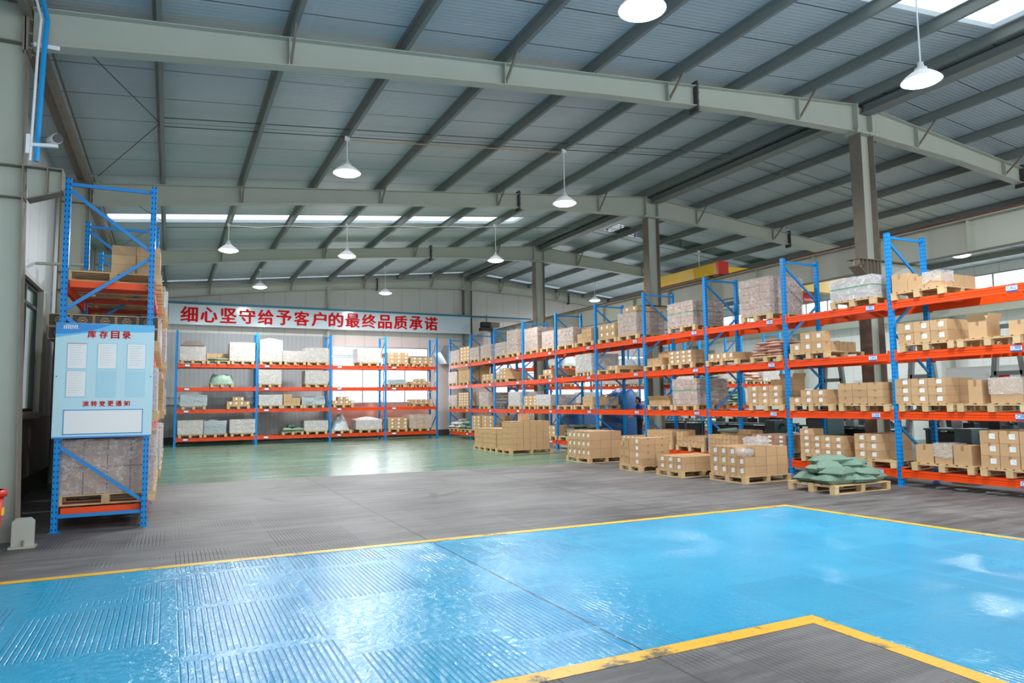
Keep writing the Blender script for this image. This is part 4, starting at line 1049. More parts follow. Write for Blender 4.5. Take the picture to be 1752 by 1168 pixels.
def right_loads():
    seen = {}
    for (l, P_, kind, L_, h, nc, nr, nd, opt) in RR:
        yc = (L_[0] + L_[1]) / 2 if L_ else (P_[0] + P_[1]) / 2
        if P_: yc = (P_[0] + P_[1]) / 2
        k = bay_of(yc); mid = (RY[k] + RY[k + 1]) / 2; side = 'left' if yc > mid else 'right'
        place = '%s half, %s, %s bay' % (side, SH[l], 'nearest' if k == 0 else ORD[k] + ' nearest')
        org = Vector((12.0, 0, LZ[l])); far = k >= 6
        if P_:
            W = P_[1] - P_[0]
            pallet(12.0, (P_[0] + P_[1]) / 2, LZ[l] + 0.007, 'wooden pallet on right rack, ' + place, 'pallets on the right rack', W=round(max(0.9, min(1.1, W)), 1), parts=not far)
        zb = 0.148
        dep = 1.04
        if kind == 'N' or not L_: continue
        nm = place; key = (k, l, side); seen[key] = seen.get(key, 0) + 1
        if kind == 'C':
            if 'open' in opt or (P_ is None) or nc == 1:
                # single cartons set out one by one
                word = {True: 'open-topped', False: 'closed'}['open' in opt]
                s = (min(0.42, (L_[1] - L_[0]) * 1.25), L_[1] - L_[0], h)
                if nc > 1:
                    for c in range(nc):
                        for d in range(nd):
                            ww = (L_[1] - L_[0]) / nc
                            add_carton(org, 0, (0.02 + d * 0.5, L_[0] + ww * (c + 0.5), zb), (0.48, ww, h), 'large %s carton, %s from left, %s, %s' % (word, ORD[nc - 1 - c], 'front' if d == 0 else 'back', nm), 'cartons on the right rack', None, 'carton', 'open' in opt)
                else:
                    add_carton(org, 0, (0.04, (L_[0] + L_[1]) / 2, zb), s, '%s %s single carton, %s' % (['leftmost', 'next', 'third', 'fourth'][seen[key] - 1], 'open-topped' if 'open' in opt else 'film-draped' if 'film' in opt else 'plain', nm), 'cartons on the right rack', None, 'carton', 'open' in opt)
                if 'film' in opt: film_hood(org, 0, (0.04, (L_[0] + L_[1]) / 2, zb), s, 'clear film draped over the %s carton, ' % ['leftmost', 'next', 'third', 'fourth'][seen[key] - 1] + nm)
                continue
            ups = ()
            lab = 'front' if 'lab' in opt else None
            if 'up2' in opt: ups = [(c, 0) for c in range(nc - 1)]
            if 'up3' in opt: ups = [(c, nd - 1) for c in range(nc)]
            if 'up1' in opt: ups = [(0, nd - 1), (1, nd - 1)]
            if 'up0' in opt: ups = [(nc - 1, 0)]
            W0, W1 = L_
            depth = 1.0 if nd >= 3 else (0.8 if nd == 2 else 0.42)
            if nd * 0.5 < depth and nd == 2: depth = 0.9
            opened = 'up1' in opt or 'up0' in opt and k in (2,)
            pile(org, 0, W0, W1, zb, h, nc, nr, nd, depth, nm, 'cartons on the right rack', lab=lab, ups=ups, tall0='tall0' in opt, opened=opened, mat='carton_dark' if 'dark' in opt else 'carton')
            if 'film' in opt:
                sy = (W1 - W0) / nc; film_hood(org, 0, (0.02, W0 + sy * 0.5, zb), (depth / nd, sy, h * 1.15), 'clear film draped over the carton at ' + nm)
        elif kind == 'W':
            wrapped(org, 0, L_[0], L_[1], zb, h, nc, nr, nd, dep - 0.02, ('film-wrapped carton stack on right rack, ' if 'gray' not in opt else 'milky film-wrapped stack on right rack, ') + place, 'wrapped loads on the right rack', film='film_gray' if 'gray' in opt else 'film', mat='carton_dark', straps=(k in (1, 3)), top='top' in opt)
            if 'top' in opt:
                for c in range(2):
                    for d in range(3): add_carton(org, 0, (0.06 + d * 0.33, L_[0] + (c + 0.5) * 0.36, zb + h + 0.03), (0.33, 0.36, 0.15), 'carton atop wrapped stack, %s, %s-rank, %s' % ('left' if c else 'right', ORD[d], place), 'cartons on the right rack', 'front')
        elif kind == 'S':
            mat = {'pink': 'pink_sack', 'green': 'dark_sack' if k == 5 else 'green_sack', 'white': 'white_sack'}[opt]
            word = {'pink': 'pinkish', 'green': 'green', 'white': 'white'}[opt]
            sacks(org, 0, L_[0], L_[1], zb, h, 1.0, mat, word, place, word + ' sacks on the right rack', n_layers={'pink': 6}.get(opt, 3), per=(3, 2) if L_[1] - L_[0] > 1.5 else (2, 2))
right_loads()

# ---- back rack contents (front at y = 31.28, local y -> world -x)
BB = [
    (4, (0.33, 1.28), 'W', (0.33, 1.26), 0.7, 'peak'),
    (4, (1.33, 2.22), 'C', (1.33, 2.15), 0.32, 'cs'),
    (4, (2.22, 3.2), 'W', (2.2, 3.18), 0.76, 'clear'),
    (3, (1.44, 2.42), 'T', (1.44, 2.4), 0.36, 'green'),
    (2, (0.35, 1.41), 'T', (0.35, 1.39), 0.49, 'gray'),
    (2, (2.1, 3.05), 'C', (2.12, 3.01), 0.36, 'pyr'),
    (1, (0.32, 1.24), 'W', (0.32, 1.24), 0.55, 'wood'),
    (1, (1.26, 2.17), 'T', (1.26, 2.14), 0.55, 'gray'),
    (1, (2.26, 3.23), 'W', (2.26, 3.23), 0.55, 'wood'),
    (4, (3.37, 4.29), 'W', (3.39, 4.29), 1.03, 'peak'),
    (4, (4.34, 5.32), 'W', (4.33, 5.27), 0.45, 'clear'),
    (4, (5.34, 6.25), 'W', (5.29, 6.22), 0.6, 'clear'),
    (3, (3.36, 4.26), 'W', (3.36, 4.26), 0.59, 'clear'),
    (3, (5.26, 6.21), 'W', (5.28, 6.23), 0.56, 'wood'),
    (2, (3.38, 4.32), 'W', (3.38, 4.32), 0.43, 'clear'),
    (2, (4.37, 5.1), 'C', (4.37, 5.07), 0.47, 'two'),
    (2, (5.12, 6.16), 'T', (5.12, 6.11), 0.34, 'gray'),
    (1, (4.27, 5.28), 'S', (4.31, 5.23), 0.31, 'green'),
    (1, (5.31, 6.25), 'W', (5.26, 6.25), 0.43, 'clear'),
    (4, (7.54, 8.61), 'W', (7.54, 8.59), 0.65, 'clear'),
    (2, (6.44, 7.42), 'C', (6.44, 7.4), 0.17, 'pyr'),
    (1, (6.43, 7.3), 'T', (6.43, 7.25), 0.69, 'mound'),
    (1, (7.46, 8.71), 'W', (7.51, 8.65), 0.56, 'peak'),
    (4, (8.91, 9.91), 'C', (8.91, 9.91), 0.49, 'lab3'),
    (4, (10.0, 11.14), 'C', (10.03, 11.12), 0.29, 'lab1'),
    (3, (8.92, 9.86), 'T', (8.94, 9.8), 0.24, 'gray'),
    (3, (10.03, 11.03), 'C', (10.05, 11.0), 0.24, 'pyr'),
    (2, (10.05, 11.14), 'C', (10.11, 11.11), 0.19, 'lab2'),
    (1, (8.92, 9.91), 'C', (8.95, 9.86), 0.48, 'lab3'),
    (1, (9.91, 11.05), 'W', (9.97, 11.02), 0.6, 'film'),
]
def back_loads():
    xb = [0.21, 3.29, 6.35, 8.84, 11.32]; yfront = 31.24
    bn = ['leftmost', 'second', 'third', 'rightmost']
    for (l, P_, kind, L_, h, opt) in BB:
        xc = (P_[0] + P_[1]) / 2; k = max(i for i in range(4) if xb[i] <= xc)
        f = (xc - xb[k]) / (xb[k + 1] - xb[k]); side = ('left' if f < 0.35 else 'centre' if f < 0.65 else 'right') if k < 2 else ('left' if f < 0.5 else 'right')
        place = '%s of %s, %s bay' % (side, SH[l], bn[k])
        org = Vector((0, yfront, BZ[l])); rz = PI / 2     # local x -> +Y, local y -> -X
        pallet(xc, yfront, BZ[l] + 0.007, 'wooden pallet on back rack, ' + place, 'pallets on the back rack', W=0.9, parts=False, rz=rz)
        W0, W1 = -L_[1], -L_[0]; zb = 0.148; G = 'goods on the back rack'
        org = Vector((0, yfront, BZ[l]))
        if kind == 'W':
            film = 'film_gray' if opt != 'film' else 'film'
            wrapped(org, rz, W0, W1, zb, h - (0.14 if opt == 'peak' else 0), 3, max(2, round(h / 0.2)), 3, 1.0, {'peak': 'peaked film-wrapped load', 'clear': 'silvery film-wrapped load', 'wood': 'boxed wooden-looking wrapped load', 'film': 'brown film-wrapped carton load'}[opt] + ' on back rack, ' + place, 'wrapped loads on the back rack', film=film, mat='carton' if opt != 'wood' else 'kraft', peak=opt == 'peak')
            if opt == 'peak' and k == 0:
                xm = (L_[0] + L_[1]) / 2; b = MB(); w2 = (L_[1] - L_[0]) / 2; zt = BZ[l] + zb + h
                b.add([(xm - w2, yfront, zt - 0.1), (xm + w2, yfront, zt - 0.1), (xm + w2, yfront + 1.02, zt - 0.1), (xm - w2, yfront + 1.02, zt - 0.1), (xm - 0.25, yfront + 0.3, zt + 0.12), (xm + 0.25, yfront + 0.3, zt + 0.12), (xm + 0.25, yfront + 0.7, zt + 0.12), (xm - 0.25, yfront + 0.7, zt + 0.12)],
                      [(0, 1, 5, 4), (1, 2, 6, 5), (2, 3, 7, 6), (3, 0, 4, 7), (4, 5, 6, 7), (3, 2, 1, 0)])
                tag(ob('cover_sheet', b, 'tarp_grey'), 'brown peaked cover sheet over the leftmost load on the back rack', 'cover sheet')
        elif kind == 'T' and opt == 'gray':
            wrapped(org, rz, W0 + 0.04, W1 - 0.04, zb, h - 0.06, 2, 2, 2, 0.9, 'grey plastic-covered goods on back rack, ' + place, G, film='cover_gray', amp=0.05, cat='covered goods')
        elif kind == 'T':
            heap(org, rz, W0, W1, zb, h, 1.0, {'green': 'green plastic-covered mound', 'gray': 'grey plastic-covered mound', 'mound': 'tall pointed silver plastic-covered mound'}[opt] + ' on back rack, ' + place, G, 'cover_green' if opt == 'green' else 'cover_gray', 0.8 if opt == 'mound' else 0.2)
        elif kind == 'C':
            gg = 'cartons on the back rack'
            if opt == 'pyr': pile(org, rz, W0, W1, zb, h / 2 if h > 0.2 else h, 4, 1, 2, 0.9, 'back rack ' + place, gg, lab='front', ups=[(1, 0), (2, 0), (1, 1)])
            elif opt == 'two': pile(org, rz, W0, W1, zb, h * 0.66, 2, 2, 2, 0.8, 'back rack ' + place, gg, ups=[(1, 0)])
            elif opt == 'cs':
                pile(org, rz, W0, W1, zb, h, 2, 2, 2, 0.5, 'back rack ' + place, gg, x0=0.5)
                sacks(org, rz, W0, W1, zb, 0.12, 0.45, 'green_sack', 'green', 'back rack, ' + place, 'green sacks on the back rack', n_layers=1, per=(3, 1))
            elif opt == 'lab3': pile(org, rz, W0, W1, zb, h, 3, 3, 3, 0.96, 'back rack ' + place, gg, lab='front')
            elif opt == 'lab1': pile(org, rz, W0, W1, zb, h, 4, 2, 2, 0.9, 'back rack ' + place, gg, lab='front')
            elif opt == 'lab2': pile(org, rz, W0, W1, zb, h, 4, 2, 2, 0.9, 'back rack ' + place, gg, lab='front')
        elif kind == 'S':
            sacks(org, rz, W0, W1, zb, h, 0.9, 'green_sack', 'green', 'back rack, ' + place, 'green sacks on the back rack', n_layers=2, per=(2, 2))
back_loads()

# ---- floor pallets
def floor_loads():
    G = 'pallets standing on the floor'; F = 'front face at x; '
    cg = 'cartons on the floor pallets'
    # nearest tall labelled stack
    pallet(9.88, 10.68, 0, 'wooden pallet on the floor under tall labelled carton stack with a plastic bag', G, W=1.0, Dp=1.2)
    o = Vector((9.88, 10.68, 0))
    pile(o, 0, -0.47, 0.49, 0.141, 0.54, 4, 3, 4, 1.14, 'tall floor stack with plastic bag', cg, lab='front', skip=[(0, 2, 0)])
    bag(o, 0, (0.62, -0.18, 0.684), (0.42, 0.5, 0.2), 'clear crumpled plastic bag on top of the nearest tall floor stack')
    bag(o, 0, (0.16, -0.33, 0.504), (0.3, 0.34, 0.16), 'clear crumpled plastic bag in the gap of the tall floor stack')
    # low two-row stack
    pallet(9.56, 12.08, 0, 'wooden pallet on the floor under the low two-row labelled stack', G, W=0.85, Dp=1.2)
    pile(Vector((9.56, 12.08, 0)), 0, -0.42, 0.40, 0.141, 0.29, 3, 2, 3, 1.1, 'low two-row floor stack', cg, lab='front')
    # uneven stack
    pallet(9.58, 13.5, 0, 'wooden pallet on the floor under the stepped uneven stack', G, W=0.85, Dp=1.1)
    o = Vector((9.58, 13.5, 0))
    pile(o, 0, 0.06, 0.44, 0.141, 0.40, 2, 2, 2, 0.8, 'left half of stepped floor stack', cg, ups=[(0, 0)])
    pile(o, 0, -0.42, 0.05, 0.141, 0.62, 1, 4, 2, 0.8, 'right half of stepped floor stack', cg, lab='front')
    # tall narrow labelled stack on the edge of the green floor
    pallet(9.86, 16.28, 0, 'wooden pallet at the green floor edge under a labelled three-row stack', G, W=1.2, Dp=1.1)
    pile(Vector((9.86, 16.28, 0)), 0, -0.6, 0.56, 0.141, 0.68, 5, 3, 3, 1.0, 'stack at the green floor edge', cg, lab='front')
    pallet(11.02, 16.32, 0, 'wooden pallet peeping out behind the stack at the green floor edge', G, W=1.1, Dp=0.9)
    # three pallets of small cartons on the green floor
    pallet(9.62, 22.35, 0, 'wooden pallet on the green floor, leftmost of three in a row', G, W=1.0, Dp=1.1)
    pile(Vector((9.62, 22.35, 0)), 0, -0.44, 0.48, 0.141, 0.60, 4, 4, 3, 0.9, 'leftmost small-carton stack on green floor', cg)
    pallet(9.56, 21.3, 0, 'wooden pallet on the green floor, middle of three in a row', G, W=1.0, Dp=1.1)
    pile(Vector((9.56, 21.3, 0)), 0, -0.42, 0.48, 0.141, 0.62, 4, 4, 3, 0.9, 'middle small-carton stack on green floor', cg)
    pallet(9.5, 20.2, 0, 'wooden pallet on the green floor, nearest and largest of three', G, W=1.1, Dp=1.5)
    o = Vector((9.5, 20.2, 0))
    pile(o, 0, -0.5, 0.1, 0.141, 0.88, 3, 5, 6, 1.4, 'tall small-carton stack on green floor', cg)
    pile(o, 0, 0.11, 0.5, 0.141, 0.62, 2, 4, 3, 0.8, 'step beside tall green-floor stack', cg)
    add_carton(o, 0, (0.55, -0.1, 1.025), (0.3, 0.26, 0.22), 'single carton standing on top of the tall small-carton stack on green floor', cg)
    # green sacks on a pallet
    pallet(10.0, 8.78, 0, 'wooden pallet on the floor loaded with pale green sacks, nearest to the viewer', G, W=1.0, Dp=1.4, H=0.15)
    ms = [sack_mesh(0.68, 0.44, 0.2, k + 5, 'green_sack') for k in range(4)]
    lay = [(0.3, 0.26, 0, 0.3, 'bottom layer at the front left'), (0.28, -0.26, 0, -0.1, 'bottom layer at the front right corner'), (0.72, 0.3, 0, 1.4, 'bottom layer, second from front, far side'), (0.75, -0.25, 0, 1.5, 'bottom layer in the middle of right side'),
           (1.12, 0.25, 0, 0.2, 'bottom layer at the far left'), (1.14, -0.26, 0, 0.4, 'bottom layer at the back right corner'),
           (0.36, 0.12, 1, 0.9, 'second layer at the front left'), (0.42, -0.24, 1, 0.1, 'second layer at the front right'), (0.86, 0.16, 1, -0.2, 'second layer, middle left'), (0.9, -0.22, 1, 1.2, 'second layer, middle right'), (1.15, 0.0, 1, 1.5, 'second layer at the back'),
           (0.5, 0.06, 2, 0.8, 'third layer towards the front'), (0.84, -0.05, 2, 1.9, 'third layer towards the back'), (0.62, 0.1, 2.55, 2.6, 'very top of the heap')]
    for k, (x, y, l, r, wd) in enumerate(lay):
        s = put('sack', ms[k % 4], None, (10.0 + x, 8.78 + y, 0.151 + l * 0.112), r); s.scale = (1, 1, 0.92)
        s.rotation_euler = (random.uniform(-0.12, 0.12) * (l > 0), random.uniform(-0.16, 0.16) * (l > 0), r + random.uniform(-0.25, 0.25))
        tag(s, 'pale green sack on the nearest floor pallet, ' + wd, 'sack', 'green sacks on the floor pallet')
    b = MB(); capsule(b, (12.1, 13.3, 0.86), (12.12, 12.75, 0.875), 0.035, 0.075); tag(ob('sack', b, 'dark_sack', smooth=True), 'rolled dark green sack lying on the cartons behind the tallest near floor stack', 'sack')
    # rolled green sack on the shelf cartons behind the tall stack
floor_loads()

# ---- left rack contents
def left_loads():
    G = 'goods on the left rack'
    LZ2 = [0.30, 1.40, 2.38, 3.33]
    SHN = ['bottom shelf', 'second shelf', 'third shelf', 'top shelf']
    rz = PI        # front faces +X : local x -> -X ; local y -> -Y
    plan = {  # (bay, level): list of (kind, height)
        (0, 0): [('W', 0.72), ('W', 0.8)], (0, 1): [('W', 0.6), ('C', 0.4)], (0, 2): [('D', 0.36), ('W', 0.32)], (0, 3): [('C', 0.4), ('C1', 0.22)],
        (1, 0): [('W', 0.85), ('W', 0.7)], (1, 1): [('C', 0.55), ('W', 0.7)], (1, 2): [('W', 0.6), ('W', 0.5)], (1, 3): [('C', 0.3), ('W', 0.4)],
        (2, 0): [('W', 0.75), ('W', 0.8)], (2, 1): [('W', 0.7), ('C', 0.5)], (2, 2): [('W', 0.65), ('W', 0.6)], (2, 3): [('W', 0.5), ('W', 0.4)],
        (3, 0): [('W', 0.7), ('W', 0.7)], (3, 1): [('W', 0.7), ('W', 0.5)], (3, 2): [('W', 0.65), ('W', 0.6)], (3, 3): [('W', 0.5), ('W', 0.4)],
        (4, 0): [('W', 0.7), ('W', 0.7)], (4, 1): [('W', 0.7), ('W', 0.5)], (4, 2): [('W', 0.6), ('W', 0.6)], (4, 3): [('W', 0.5), ('W', 0.5)]}
    for (bay, lv), items in plan.items():
        for j, (kind, h) in enumerate(items):
            y0 = LY[bay] + 0.16 + j * 1.16; yc = y0 + 0.5; z = LZ2[lv]
            nn = ('nearest' if bay == 0 else ORD[bay] + ' nearest') + ' bay'
            place = '%s half %s, %s of left rack' % ('near' if j == 0 else 'far', SHN[lv], nn)
            jut = random.choice([0.0, 0.04, 0.08, 0.12]) if bay > 0 else 0.05
            xf = -0.2 + jut
            pallet(xf, yc, z + 0.007, 'wooden pallet, ' + place, 'pallets on the left rack', W=1.0, Dp=1.2, parts=bay == 0, rz=rz)
            org = Vector((xf, yc, z)); zb = 0.148
            if kind == 'W':
                wrapped(org, rz, -0.5, 0.5, zb, h, 3, max(1, round(h / 0.34)), 4, 1.12, 'film-wrapped brown cartons, ' + place, 'wrapped loads on the left rack', film='film' if (bay + lv) % 2 == 0 else 'film_gray', mat='carton_dark', straps=bay == 0 and lv == 0)
            elif kind == 'C':
                pile(org, rz, -0.5, 0.45, zb, h, 3, 3 if h > 0.35 else 2, 3 if bay else 2, 1.0 if bay else 0.62, place.replace(' of left rack', ', left rack'), 'cartons on the left rack', full=True)
            elif kind == 'C1':
                pile(org, rz, -0.5, 0.45, zb, h, 3, 1, 3, 1.1, place.replace(' of left rack', ', left rack'), 'cartons on the left rack', full=True)
            elif kind == 'D':
                # dark printed cartons with a pale hexagon emblem on the end that faces the viewer
                n = 5; sx = 0.265; e0 = None
                for d in range(n):
                    for r in range(2):
                        for q in range(2):
                            t = thing('printed_carton', 'black printed carton with hexagon emblem, %s row, %s from left, %s, left rack' % ('top' if r else 'bottom', ORD[n - 1 - d], 'front' if q == 0 else 'behind'), 'carton', (xf - 0.02 - d * sx - (0 if True else 0), yc, z + zb + r * 0.175), rz, 'black printed cartons on the left rack')
                            y1 = 0.5 - q * 0.49
                            b = MB(); b.box(0.003, sx - 0.003, y1 - 0.48, y1 - 0.003, 0.001, 0.173); ob('carton_body', b, 'carton', t)
                            f = MB(); f.box(0.014, sx - 0.014, y1 - 0.003, y1 - 0.0015, 0.014, 0.16, 0)
                            cx, cz = sx / 2, 0.088
                            for R0 in (0.052, 0.034):
                                pts = [(cx + R0 * 1.15 * math.cos(PI / 3 * a), cz + R0 * math.sin(PI / 3 * a)) for a in range(6)]
                                for a in range(6):
                                    p, q2 = pts[a], pts[(a + 1) % 6]; f.bar((p[0], y1 - 0.001, p[1]), (q2[0], y1 - 0.001, q2[1]), 0.002, 0.006, up=(0, 0, 1) if abs(p[1] - q2[1]) < 0.01 else (1, 0, 0), m=1)
                            f.box(cx - 0.02, cx + 0.02, y1 - 0.0015, y1 - 0.0005, cz - 0.008, cz + 0.008, 1)
                            for zz in (0.04, 0.07, 0.1, 0.13):
                                f.box(0.02, 0.06, y1 - 0.0015, y1 - 0.001, zz, zz + 0.002, 1); f.box(sx - 0.06, sx - 0.02, y1 - 0.0015, y1 - 0.001, zz, zz + 0.002, 1)
                            if q == 0: ob('printed_panel', f, ['darkcarton', 'kraft'], t)
left_loads()

# ---- turn the carton list into individual objects; the small remainder is one object
def emit_cartons():
    cands.sort(key=lambda c: -c[0])
    used = {}
    for i, (a, wp, rz, s, lb, gr, lab, mat, opened) in enumerate(cands[:300]):
        o = put('carton', carton_mesh(s[0], s[1], s[2], mat, opened), None, wp, rz)
        lb = ('labelled ' if lab else 'brown ') + lb
        if used.get(lb): lb = lb + ', inner'
        used[lb] = 1
        tag(o, lb, 'carton', gr)
        if lab:
            lw = min(0.09, s[1] * 0.34); lh = min(0.085, s[2] * 0.5)
            put('shipping_label', label_mesh(lw, lh), o, (0.003, -s[1] * 0.16, s[2] * 0.56))
    b = MB()
    for (a, wp, rz, s, lb, gr, lab, mat, opened) in cands[300:]:
        R = Matrix.Rotation(rz, 4, 'Z'); me = carton_mesh(s[0], s[1], s[2], mat, False)
        b.add([wp + R @ v.co for v in me.vertices], [tuple(p.vertices) for p in me.polygons]); n = len(me.polygons)
        for q in range(n): b.mi[len(b.mi) - n + q] = me.polygons[q].material_index
        if lab:
            lw = min(0.09, s[1] * 0.34); lh = min(0.085, s[2] * 0.5); c = Vector((0.003, -s[1] * 0.16, s[2] * 0.56))
            lm = label_mesh(lw, lh)
            b.add([wp + R @ (v.co + c) for v in lm.vertices], [tuple(p.vertices) for p in lm.polygons], 2)
    if b.v:
        o = ob('cartons', b, ['carton', 'tape', 'paper'])
        o['kind'] = 'stuff'; tag(o, 'remaining small brown cartons in the stacks farther down the racks', 'cartons')
    print('cartons individually:', min(300, len(cands)), 'rest:', max(0, len(cands) - 300))
emit_cartons()

# ================================================================== SIGN AND BOARDS
def slogan_sign():
    t = thing('slogan_sign', 'long pale sign board with red Chinese slogan high on the back wall', 'sign', (0, 33.62, 0))
    b = MB(); x0, x1 = -0.15, 14.02
    for k in range(6):
        a = x0 + (x1 - x0) * k / 6; c = x0 + (x1 - x0) * (k + 1) / 6; b.box(a + 0.004, c - 0.004, 0, 0.06, 5.24, 6.06)
    b.box(x0 - 0.02, x1 + 0.02, -0.015, 0.06, 5.2, 5.24); b.box(x0 - 0.02, x1 + 0.02, -0.015, 0.06, 6.06, 6.09)
    ob('panel', b, 'sign_white', t)
    txt = '细心坚守给予客户的最终品质承诺'
    xs = [0.67 + i * (11.85 - 0.67) / 14 for i in range(15)]
    V = []; Fc = []
    for ch, x in zip(txt, xs):
        me = text_mesh('lettering', ch, 0.6, 'sign_red', 0.01)
        fit_mesh(me, x, 5.66, 0.66, 0.66)
        b = MB()
        for q, (dx, dz) in enumerate(((-0.024, 0), (0.024, 0), (0, 0), (0, 0.014), (0, -0.014))):
            b.add([(v.co.x + dx, -0.008 - v.co.z - 0.0006 * q, v.co.y + dz) for v in me.vertices], [tuple(p.vertices) for p in me.polygons])
        me = b.mesh('lettering', ['sign_red'])
        o = put('lettering', me, t)
slogan_sign()
def board():
    t = thing('notice_board', 'pale blue stock notice board fixed to the end of the left rack', 'notice board', (0, 10.84, 0))
    x0, x1, z0, z1 = -1.37, -0.215, 1.21, 2.73
    def P(u, v): return (x0 + (x1 - x0) * u, z0 + (z1 - z0) * v)
    b = MB(); b.box(x0, x1, 0.0, 0.02, z0, z1, 0)
    b.box(x0, x1, -0.001, 0, z0, z0 + 0.02, 1)
    pts = [(x0, z1 - 0.001)] + [(x0 + (x1 - x0) * i / 20, z1 - 0.2 + 0.11 * min(1, (i / 20) * 1.6) + 0.015 * math.sin(i / 20 * 6)) for i in range(21)] + [(x1, z1 - 0.001)]
    b.prism(pts, -0.0012, 0, 'xz', 2)
    pts = [(x0, z1 - 0.001)] + [(x0 + (x1 - x0) * 0.55 * i / 14, z1 - 0.15 + 0.14 * (i / 14) ** 2) for i in range(15)]
    b.prism(pts, -0.002, -0.0012, 'xz', 1)
    ob('panel', b, ['board', 'board_blue', 'board_blue2'], t)
    def txt(s, u, v, wd, ht, mat='sign_red', bold=0.006):
        me = text_mesh('lettering', s, 0.1, mat, 0.003, bold * 0.4); cx, cz = P(u, v); fit_mesh(me, cx, cz, wd, ht)
        for q in me.vertices: q.co = Vector((q.co.x, -0.004 - q.co.z, q.co.y))
        put('lettering', me, t)
    for i, ch in enumerate('库存目录'): txt(ch, 0.355 + i * 0.118, 0.905, 0.1, 0.105)
    for i, ch in enumerate('流转变更通知'): txt(ch, 0.32 + i * 0.083, 0.295, 0.073, 0.075)
    # small white company mark, top left
    lg = MB(); cx, cz = P(0.15, 0.965)
    for k in range(7):
        lg.box(cx - 0.085 + k * 0.024, cx - 0.073 + k * 0.024, -0.004, -0.0025, cz - 0.028, cz + 0.028)
    lg.box(cx - 0.085, cx - 0.04, -0.004, -0.0025, cz + 0.02, cz + 0.028); lg.box(cx - 0.02, cx + 0.03, -0.004, -0.0025, cz - 0.004, cz + 0.004); lg.box(cx + 0.0, cx + 0.08, -0.004, -0.0025, cz - 0.028, cz - 0.02)
    ob('company_mark', lg, 'white', t)
    for i in range(6):
        c, r = i % 3, i // 3; u0 = 0.115 + c * 0.3; v1 = 0.83 - r * 0.245
        a, z1_ = P(u0, v1); z0_ = P(0, v1 - 0.235)[1]; wd = 0.235
        p = MB(); p.box(a, a + wd, -0.003, -0.0015, z0_, z1_); o = ob('document_pocket', p, 'pocket', t)
        if i not in (4, 5):
            q = MB(); q.box(a + 0.012, a + wd - 0.012, -0.005, -0.0035, z0_ + 0.014, z1_ - 0.012, 0)
            for k in range(9):
                zz = z1_ - 0.04 - k * 0.032; q.box(a + 0.03, a + wd - 0.05 - 0.02 * (k % 3), -0.0056, -0.005, zz, zz + 0.003, 1)
            if i == 0: q.box(a + 0.012, a + wd - 0.012, -0.0056, -0.005, z1_ - 0.02, z1_ - 0.014, 2)
            ob('paper_sheet', q, ['paper', 'print', 'sign_red'], o)
    a, zt = P(0.105, 0.245); c, zb_ = P(0.905, 0.03)
    f = MB(); f.box(a, c, -0.003, -0.0015, zb_, zt, 0)
    for bx in ((a, c, zt - 0.012, zt), (a, c, zb_, zb_ + 0.012), (a, a + 0.01, zb_, zt), (c - 0.01, c, zb_, zt)): f.box(bx[0], bx[1], -0.0045, -0.003, bx[2], bx[3], 1)
    ob('blank_notice_field', f, ['paper', 'board_blue'], t)
    for sx in (x0 + 0.03, x1 - 0.03):
        s = MB(); s.cyl((sx, -0.006, 2.02), (sx, 0, 2.02), 0.008, n=8); ob('screw', s, 'dark', t)
board()

